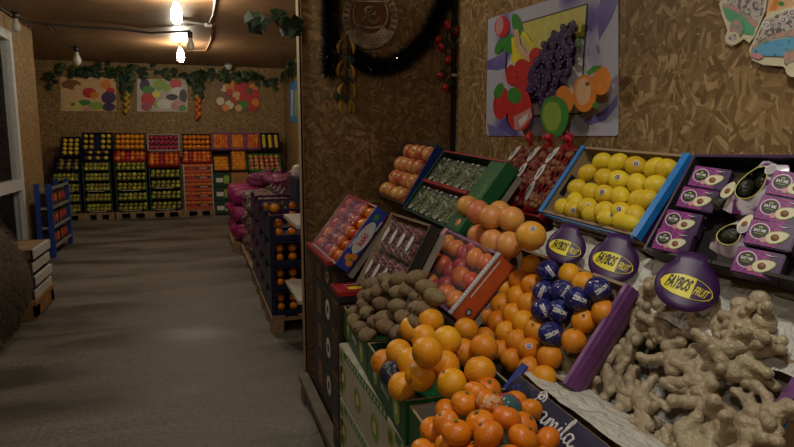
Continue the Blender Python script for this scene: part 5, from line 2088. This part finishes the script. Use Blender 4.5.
def pallet(x0, x1, y0, y1, label):
    t = thing('pallet', label, 'pallet', T(x0, y0, 0))
    w, d = x1 - x0, y1 - y0
    for i in range(3):
        x = (w - .1) * i / 2
        for j in range(3):
            y = (d - .1) * j / 2
            MB().box((x, y, 0), (x + .1, y + .1, .1), 'wood').obj('block', t)
    for j in range(3):
        y = (d - .1) * j / 2
        MB().box((0, y, .1), (w, y + .1, .12), 'wood').obj('stringer', t)
    n = 5
    for i in range(n):
        x = (w - .11) * i / (n - 1)
        MB().box((x, 0, .12), (x + .11, d, .14), 'wood').obj('deck_board', t)


def tilt_crate(x0, x1, zb, hpx, k, fills, label, where, nc, nr, y=12.85, al=50, rim=None):
    """a crate leaning back on top of a stack; fills: fruit per column"""
    w = x1 - x0
    a = R(al)
    m4 = Matrix(((1, 0, 0, x0), (0, cos(a), -sin(a), y), (0, sin(a), cos(a), zb), (0, 0, 0, 1)))
    t = thing('produce_crate', label, 'crate', m4)
    th, D = .02, .09
    MB().box((0, 0, -D), (w, hpx, -D + th), k).obj('bottom_panel', t)
    for nm, p, q in (('end_wall', (0, 0, -D), (th, hpx, .02)), ('end_wall', (w - th, 0, -D), (w, hpx, .02)), ('front_wall', (th, 0, -D), (w - th, th, .0)), ('back_wall', (th, hpx - th, -D), (w - th, hpx, .02))):
        MB().box(p, q, rim or k).obj(nm, t)
    for i in range(nc):
        for j in range(nr):
            kind = fills[i % len(fills)] if isinstance(fills, (list, tuple)) else fills
            if kind is None:
                continue
            d = LF[kind]
            p = m4 @ Vector((th + .05 + (w - 2 * th - .1) * i / max(1, nc - 1), th + .05 + (hpx - 2 * th - .1) * j / max(1, nr - 1), -.01))
            link(d.name.split('.')[0], d, None, T(*p) @ rnd_rot(), f"{CATS[kind]} in {where}", CATS[kind], f"{CATS[kind]}s in {where}")
    # a prop under its raised back
    MB().box((.03, hpx * .55, -D - .28), (w - .03, hpx * .62, -D), 'card_dark').obj('prop', t)
    return t


A0, A1 = bx(50), bx(80)
B0, B1 = bx(82.5), bx(111)
C0, C1 = bx(115), bx(147)
D0, D1 = bx(149), bx(181)
E0, E1 = bx(183.5), bx(213)
for nm, (x0, x1) in zip(('leftmost dark blue crate', 'second', 'third', 'fourth', 'orange red carton'), ((A0, A1), (B0, B1), (C0, C1), (D0, D1), (E0, E1))):
    pallet(x0 - .02, x1 + .02, 12.9, 13.45, f"wooden pallet under the {nm} stack by the back wall")
STK = (('far left', A0, A1, 'navy', 'lime', 4, .2, 12.9), ('second', B0, B1, 'green_dark', 'lime', 5, .2, 12.9), ('third', C0, C1, 'green_dark', 'lime', 5, .2, 12.9), ('fourth', D0, D1, 'green_dark', 'lime', 4, .215, 12.9))
POS = ['bottom', 'second from bottom', 'third from bottom', 'fourth from bottom', 'fifth from bottom']
for nm, x0, x1, k, fr, n_, h_, y_ in STK:
    for i in range(n_):
        col = {'navy': 'navy blue', 'green_dark': 'dark green'}[k]
        stack_crate(x0, x1, .14 + i * h_, h_ - .006, k, fr, f"{col} crate of limes, {POS[i]} in the {nm} back wall stack", f"{nm} stack's {POS[i]} crate", 6, 2, y=y_, lip='pale_card' if i in (0, 2) else None)
# orange red cartons
def orx(mb, d):
    mb.box((d.x * .05, -.003, d.z * .38), (d.x * .95, -.001, d.z * .66), 'brown_card')
    for i in range(5):
        mb.box((d.x * (.06 + .19 * i), -.004, d.z * .74), (d.x * (.18 + .19 * i), -.002, d.z * .9), 'ink_orange')
    mb.box((d.x * .1, -.005, d.z * .42), (d.x * .4, -.003, d.z * .6), 'ink_red')
    mb.box((d.x * .55, -.005, d.z * .44), (d.x * .8, -.003, d.z * .6), 'ink_pink')
    mb.box((0, -.004, 0), (d.x * .04, -.001, d.z), 'card_grey'); mb.box((d.x * .96, -.004, 0), (d.x, -.001, d.z), 'card_grey')
for i in range(5):
    carton('fruit_carton', f"orange red fruit carton, {POS[i]} in its stack by the back wall", (E0, 12.9, .14 + i * .187), (E1, 13.35, .14 + (i + 1) * .187 - .01), 'orange_red', orx, 'carton', 'orange red cartons')
# tilted displays on top
zt = {'A': .94, 'B': 1.14, 'C': 1.14, 'D': 1.0, 'E': 1.08}
tilt_crate(bx(61), A1 + .02, 1.25, .42, 'navy', ['lemon', None, 'lemon', None, 'lemon'], 'navy crate of yellow fruit leaning on the far left stack', 'the navy leaning crate', 5, 4, 12.98, 58)
tilt_crate(A0 + .05, A1, .98, .36, 'navy', ['plum', 'lime'], 'navy crate of dark fruit low on the far left stack', 'the lower navy leaning crate', 6, 3, 12.92, 40)
tilt_crate(B0, B1 + .05, 1.36, .38, 'navy', ['lemon', 'lemon', None, 'lemon', 'lemon'], 'blue crate of yellow fruit topping the second stack', 'the blue crate topping the second stack', 5, 3, 13.0, 60)
tilt_crate(B0, B1, 1.16, .3, 'navy', ['plum', 'lemon'], 'blue crate of dark and yellow fruit under the topmost second stack crate', 'the lower blue crate of the second stack', 6, 2, 12.9, 45)
tilt_crate(C0, C1, 1.36, .37, 'brown_card', 'orange', 'brown crate of oranges topping the third stack', 'the orange crate topping the third stack', 6, 3, 13.0, 60)
tilt_crate(C0, C1, 1.15, .34, 'red_card', ['persimmon', 'persimmon', 'red', 'persimmon', 'persimmon', 'persimmon'], 'red crate of persimmons below the oranges on the third stack', 'the third stack persimmon crate', 6, 3, 12.9, 48)
tilt_crate(D0, D1, 1.34, .37, 'grey_strip', 'red', 'pale crate of dark red apples topping the fourth stack', 'the red apple crate', 6, 3, 13.0, 60)
tilt_crate(D0, D1, 1.05, .40, 'red_card', ['persimmon', 'persimmon', 'red', 'persimmon', 'persimmon', 'persimmon'], 'red crate of persimmons below the red apples', 'the fourth stack persimmon crate', 6, 4, 12.9, 50)
tilt_crate(E0, E1, 1.35, .37, 'brown_card', 'mandarin', 'brown crate of small oranges topping the orange red carton stack', 'the crate topping the carton stack', 6, 3, 13.0, 60)
tilt_crate(E0, E1, 1.1, .40, 'red_card', ['persimmon', 'red', 'persimmon', 'persimmon', 'persimmon', 'persimmon'], 'red crate of persimmons leaning on the orange red cartons', 'the persimmon crate over the cartons', 6, 4, 12.9, 50)
# right group
F0, F1, F2, F3, F4 = bx(213.5), bx(232), bx(247.5), bx(262.5), bx(282)
tilt_crate(F0, F1, 1.36, .38, 'purple_light', ['persimmon', 'persimmon', 'mandarin'], 'dark crate of red orange fruit, left end of the back top row', 'the left top row crate', 5, 5, 13.05, 62)
tilt_crate(F1 + .01, F2, 1.36, .38, 'purple_light', ['mandarin', 'persimmon'], 'dark crate of red orange fruit in the middle of the back top row', 'the middle top row crate', 4, 5, 13.05, 62)
tilt_crate(F2 + .01, F3, 1.36, .38, 'purple_light', ['persimmon'], 'dark crate of red orange fruit right of the middle in the back top row', 'the third top row crate', 4, 5, 13.05, 62)
tilt_crate(F3 + .01, F4, 1.36, .38, 'navy', ['lemon', None, 'lemon', 'plum', 'lemon'], 'navy crate of yellow fruit at the right end of the back top row', 'the right top row crate', 5, 5, 13.05, 62)
tilt_crate(F0, bx(231), .92, .42, 'brown_card', 'orange', 'brown crate of oranges below the back top row', 'the brown orange crate', 5, 4, 12.92, 45)
tilt_crate(bx(231.5), bx(248.5), .92, .52, 'brown_card', 'orange', 'brown crate of bright oranges beside the green rimmed crate', 'the bright orange crate', 5, 6, 12.92, 55)
tilt_crate(bx(249.5), F4, .92, .46, 'brown_card', 'apple', 'green rimmed crate of pink apples in the back right corner', 'the green rimmed crate', 6, 4, 12.92, 45, rim='green_bright')
for i, (x0, x1) in enumerate(((F0, bx(231)), (bx(231.5), bx(248.5)), (bx(249.5), F4))):
    for j in range(3):
        carton('fruit_carton', f"{['green', 'brown', 'dark brown'][i]} carton, {POS[j]} under the {['brown orange', 'bright orange', 'pink apple'][i]} crate",
               (x0, 12.92, .02 + j * .29), (x1, 13.4, .02 + (j + 1) * .29 - .01), ['green_dark', 'wood_or', 'brown_card'][i],
               (lambda mb, d: [mb.box((d.x * .15, -.003, d.z * .3), (d.x * .55, -.001, d.z * .62), 'ink_white'), mb.box((d.x * .6, -.003, d.z * .2), (d.x * .9, -.001, d.z * .8), 'ink_lime')]) if i == 0 else None, 'carton')
# long shelf edge carrying the top row
t = thing('display_shelf', 'dark shelf behind the back crates carrying the top row', 'shelf')
MB().box((A0, 13.38, 1.18), (F4, YB - .005, 1.2), 'brown_card').obj('shelf_board', t)
for x in (A0 + .1, B1 + .03, D0 - .01, E1 + .01, F4 - .1):
    MB().box((x - .02, 13.5, 0), (x + .02, 13.56, 1.18), 'brown_card').obj('post', t)

# ------------------------------------------------------------------ right side stacks along the aisle
pallet(.52, 1.5, 4.75, 5.65, 'wooden pallet under the blue crates of oranges at the aisle side')
pallet(.53, 1.5, 5.72, 6.6, 'wooden pallet under the purple crates further up the aisle')
pallet(.53, 1.5, 6.7, 8.3, 'wooden pallet under the dark net sacks')
pallet(.43, 1.4, 8.5, 9.8, 'wooden pallet under the magenta sacks, farthest up the aisle')


def aisle_crate(x0, y0, z0, w, d, h, k, label, fruit, where, nf=8, rows=2):
    """slatted crate: end panel to the aisle, open fronts with fruit towards the camera"""
    t = thing('produce_crate', label, 'crate', T(x0, y0, z0))
    p = .035
    MB().box((0, 0, 0), (w, d, .015), k).obj('bottom_panel', t)
    for x in (0, w - p):
        for y in (0, d - p):
            MB().box((x, y, .015), (x + p, y + p, h), k).obj('corner_post', t)
    mb = MB()
    mb.box((0, p, .015), (.012, d - p, h * .5), k)
    mb.poly([(0, p, h * .5), (0, d - p, h * .5), (0, d * .6, h * .8), (0, p, h)], k, .012, (-1, 0, 0))
    mb.obj('end_wall', t)
    MB().box((p, .004, .015), (w - p, .016, h * .2), k).obj('front_wall', t)
    MB().box((p, .004, h - .02), (w - p, .016, h), k).obj('top_rail', t)
    MB().box((w - .012, p, .015), (w, d - p, h * .6), k).obj('end_wall', t)
    dd = LF[fruit]
    for r_ in range(rows):
        for i in range(nf):
            link(dd.name.split('.')[0], dd, None, T(x0 + .08 + i * (w - .16) / (nf - 1), y0 + .065, z0 + .055 + r_ * .075) @ rnd_rot() @ Matrix.Scale(.72, 4), f"{CATS[fruit]} showing in {where}", CATS[fruit],
                 f"{CATS[fruit]}s in {where}")
    return t


for i in range(4):
    aisle_crate(.53, 4.78, .14 + i * .205, .9, .42, .2, 'navy', f"navy slatted crate of oranges, {POS[i]} of the nearest aisle stack", 'mandarin', f"the {POS[i]} navy aisle crate")
    aisle_crate(.53, 5.21, .14 + i * .205, .9, .42, .2, 'navy', f"navy slatted crate, {POS[i]} of the aisle stack behind the nearest", 'mandarin', f"the {POS[i]} crate of the second aisle stack", 4, 1)
for i in range(2):
    ps_ = [(.6, 4.86), (.74, 4.88)]
link('orange', LF['orange'], None, T(.585, 4.88, 1.005) @ Matrix.Scale(.75, 4), 'single orange lying on the top corner of the nearest aisle stack', 'orange')
for i in range(4):
    aisle_crate(.54, 5.74, .14 + i * .215, .9, .42, .21, 'purple_dark', f"purple slatted crate, {POS[i]} of the third aisle stack", 'mandarin', f"the {POS[i]} purple crate of the third aisle stack", 4, 2)
    aisle_crate(.54, 6.17, .14 + i * .215, .9, .42, .21, 'purple_dark', f"purple slatted crate, {POS[i]} of the fourth aisle stack", 'plum', f"the {POS[i]} purple crate of the fourth aisle stack", 4, 1)
for i, (y, lb) in enumerate(((5.2, 'dark blue box standing on top of the navy aisle crates'), (5.75, 'dark purple box on top of the purple aisle crates'))):
    carton('fruit_carton', lb, (.82 + .05 * i, y, 1.01 + i * .01), (1.4, y + .4, 1.22 - .03 * i), ['navy', 'purple_dark'][i],
           lambda mb, d: [mb.box((.05, -.002, d.z * .3), (.16, -.0005, d.z * .75), 'ink_white'), mb.box((.2, -.002, d.z * .2), (.3, -.0005, d.z * .8), 'ink_pink')], 'carton')


def sack(c, s, k, label, seed, neck=True, cat='sack', name='net_sack'):
    r3 = random.Random(seed)
    t = thing(name, label, cat, T(*c))
    mb = MB()
    q = bmesh.ops.create_icosphere(mb.bm, subdivisions=4, radius=1)
    ph = [(Vector((r3.gauss(0, 1), r3.gauss(0, 1), r3.gauss(0, 1))), r3.uniform(0, 6)) for _ in range(10)]
    for v in q['verts']:
        p = v.co.copy()
        d = sum(sin(p.dot(a) * 4 + b) for a, b in ph) * .02
        f_ = 1 / max(abs(p.x), abs(p.y), abs(p.z)) ** .55
        p = p * f_ * (1 + d)
        v.co = Vector((p.x * s[0], p.y * s[1], p.z * s[2]))
    mb._fin(q['verts'], k, None, True)
    mb.obj('body', t)
    if neck:
        mb = MB().ring([(s[0] * .2, 0, s[2] * .9), (s[0] * .3, -s[1] * .1, s[2] * 1.15), (s[0] * .5, -s[1] * .1, s[2] * 1.3)], [.05, .025, .07], k, 10)
        mb.obj('tied_neck', t)
    return t


ys = [6.85, 7.2, 7.55, 7.9, 8.15]
for j in range(3):
    for i, y in enumerate(ys[:4]):
        sack((.82, y + .0, .275 + j * .26), (.28, .17, .13), 'net_dark', f"dark net sack, {POS[j]} layer, {ORD[i + 1]} from the near end", i * 7 + j, j == 2)
for j in range(3):
    for i, y in enumerate((8.72, 9.15, 9.55)):
        sack((.70, y, .275 + j * .25), (.27, .2, .125), 'magenta', f"magenta sack, {POS[j]} layer, {ORD[i + 1]} from the near end of its pallet", i * 5 + j + 40, False, name='magenta_sack')
for i, (y, z, x) in enumerate(((8.8, .985, .78), (9.3, .985, .9), (8.25, 1.03, .92), (7.65, 1.04, 1.0))):
    sack((x + .08, y, z), (.19, .21, .085), 'net_mag', ['magenta netted bag heaped on the magenta sacks, near one', 'magenta netted bag heaped at the far end of the sacks', 'magenta netted bag between the dark and magenta sacks',
                                                'magenta netted bag lying on the dark net sacks'][i], 60 + i, True, name='netted_bag', cat='bag')
sack((1.25, 6.9, 1.13), (.22, .2, .16), 'grey_strip', 'grey plastic bag on top of the sacks behind the partition edge', 77, True, name='plastic_bag', cat='bag')

# white shelves on the back of the partition
t = thing('shelf_unit', 'white shelf unit standing just behind the partition end', 'shelf')
MB().box((.61, 3.9, .97), (1.3, 4.55, .995), 'pale_card').obj('shelf_board', t)
MB().box((.61, 3.9, .46), (1.3, 4.55, .485), 'pale_card').obj('shelf_board', t)
for x, y in ((.9, 4.5), (1.27, 3.93), (1.27, 4.5), (.9, 3.93)):
    MB().box((x - .015, y - .015, 0), (x + .015, y + .015, 1.0), 'wood_grey').obj('post', t)

# ------------------------------------------------------------------ left side
# blue wire rack with fruit crates
t = thing('wire_rack', 'blue framed wire rack of crates standing against the left wall', 'rack', T(-1.99, 8.9, 0))
w, d, h = .14, 1.15, .98
for x, y in ((0, 0), (w, 0), (0, d), (w, d)):
    MB().box((x - .03, y - .03, 0), (x + .03, y + .03, h), 'blue_metal').obj('post', t)
mb = MB()
for z in (.12, .38, .64, .9):
    mb.box((w - .0, 0, z), (w + .03, d, z + .03), 'grey_metal')
    mb.box((0, -.01, z), (w, .015, z + .03), 'grey_metal')
mb.obj('rails', t)
MB().box((0, 0, .09), (w, d, .11), 'blue_metal').obj('base_shelf', t)
for j in range(3):
    for i in range(2):
        z0 = .115 + j * .265
        y0 = 8.95 + i * .55
        tt = thing('fruit_carton', f"dark red carton of fruit in the blue rack, {POS[j]}, {['nearer', 'farther'][i]} one", 'carton', T(-1.975, y0, z0))
        MB().box((0, 0, 0), (.11, .5, .2), 'brown_card').obj('body', tt)
        mb = MB()
        for q in range(3):
            mb.sph((.11, .1 + q * .15, .12), .06, 'ink_red' if q % 2 else 'peach', (.1, 1, 1), 14, 8)
        mb.obj('fruit_picture', tt)
pallet(-2.0, -1.5, 9.0, 10.15, 'low wooden pallet lying beside the blue wire rack') if False else None
# white trays
for i in range(4):
    z0 = .165 + i * .119
    o = .012 * (i % 2)
    t = thing('produce_tray', f"white fronted tray, {POS[i]} of the stack by the glass door", 'tray', T(-1.83 + o, 5.85, z0), 'white trays by the glass door')
    MB().box((0, 0, 0), (.44, .62, .012), 'card_dark').obj('bottom_panel', t)
    MB().box((0, 0, .012), (.44, .012, .085), 'card_dark').obj('end_wall', t)
    MB().box((0, .608, .012), (.44, .62, .085), 'card_dark').obj('end_wall', t)
    MB().box((.42, .0, .0), (.45, .62, .082), 'white', bev=.004).obj('front_wall', t)
    MB().box((0, .012, .012), (.012, .608, .085), 'card_dark').obj('back_wall', t)
    if i == 3:
        MB().box((.0, .012, .07), (.42, .608, .082), 'wood').obj('lid', t)['label'] = 'pale wooden lid'
t = thing('pallet', 'orange brown wooden pallet under the white tray stack', 'pallet', T(-1.87, 5.8, 0))
for x in (0, .38):
    for y in (0, .55):
        MB().box((x, y, 0), (x + .12, y + .12, .12), 'wood_or').obj('block', t)
MB().box((0, 0, .12), (.5, .67, .16), 'wood_or').obj('deck', t)
MB().box((.47, .0, .02), (.5, .67, .12), 'wood_or').obj('side_board', t)
p = on(20, 240, (0, 1, 0), (0, 6.2, 0))
t = thing('orange_packet', 'small orange packet lying on top of the white tray stack', 'packet', T(-1.77, 6.0, .61))
MB().box((0, 0, 0), (.14, .2, .035), 'ink_orange', bev=.01).obj('wrapper', t)
# dark bulging sack at the left edge
pz = on(0, 280, (0, 1, 0), (0, 5.3, 0))
t = thing('brown_sack', 'bulging dark brown fuzzy sack standing on the floor at the left edge', 'sack', T(-1.60, 5.05, .535))
mb = MB()
q = bmesh.ops.create_icosphere(mb.bm, subdivisions=5, radius=1)
r3 = random.Random(31)
ph = [(Vector((r3.gauss(0, 1), r3.gauss(0, 1), r3.gauss(0, 1))), r3.uniform(0, 6)) for _ in range(10)]
for v in q['verts']:
    p = v.co.copy()
    dd = sum(sin(p.dot(a) * 3 + b) for a, b in ph) * .012
    k = .78 + .22 * math.cos((p.z + .25) * 1.5)
    v.co = Vector((p.x * .37 * k, p.y * .36 * k, (p.z if p.z > -.95 else -.95) * .56)) * (1 + dd)
mb._fin(q['verts'], 'sack', None, True)
mb.obj('body', t)
mb = MB()
for i in range(6000):
    p = Vector((r3.gauss(0, 1), r3.gauss(0, 1), r3.gauss(0, 1))).normalized()
    if p.z < -.85:
        continue
    k = .78 + .22 * math.cos((p.z + .25) * 1.5)
    b = Vector((p.x * .37 * k, p.y * .36 * k, p.z * .56))
    e = (p + Vector((r3.uniform(-.6, .6), r3.uniform(-.6, .6), r3.uniform(-1, .2)))).normalized()
    s_ = p.orthogonal().normalized() * .003
    mb.poly([b - s_, b + s_, b + e * r3.uniform(.02, .045)], 'sack')
mb.obj('pile', t, kind='stuff')

# ------------------------------------------------------------------ light
def lamp(name, typ, loc, e, col, size=.1, target=None, ang=None, blend=.8):
    l = bpy.data.lights.new(name, typ)
    l.energy = e; l.color = col
    if typ == 'AREA':
        l.size = size
    else:
        l.shadow_soft_size = size
    o = bpy.data.objects.new(name, l); COL.objects.link(o)
    o.location = loc
    if target is not None:
        o.rotation_euler = (Vector(target) - Vector(loc)).to_track_quat('-Z', 'Y').to_euler()
    if ang:
        l.spot_size = R(ang); l.spot_blend = blend
    return o


WARM = (1, .88, .70)
# the next bulb of the same row, out of frame, then two added lights
lamp('lamp_near', 'POINT', (-.15, 3.38, 2.85), 30, (1, .92, .78), .06)
lamp('fill_behind', 'POINT', (-1.0, -.8, 2.75), 34, (1, .92, .78), .06)  # added fill light off the bulb row, brightens the aisle-facing fronts
lamp('fill_spot_stall', 'SPOT', (.6, .75, 2.85), 62, (1, .94, .82), .10, (1.05, 1.25, .8), 96, 1.0)  # added spot above the display, its cone set to keep the partition dim
wd = bpy.data.worlds.new('night')
wd.use_nodes = True
wd.node_tree.nodes['Background'].inputs[0].default_value = (.5, .55, .65, 1)
wd.node_tree.nodes['Background'].inputs[1].default_value = .0
sc.world = wd
sc.view_settings.view_transform = 'Standard'
sc.view_settings.look = 'None'
sc.view_settings.exposure = 0
sc.view_settings.gamma = 1
sc.view_settings.use_curve_mapping = False
sc.cycles.max_bounces = 6
sc.cycles.transparent_max_bounces = 12
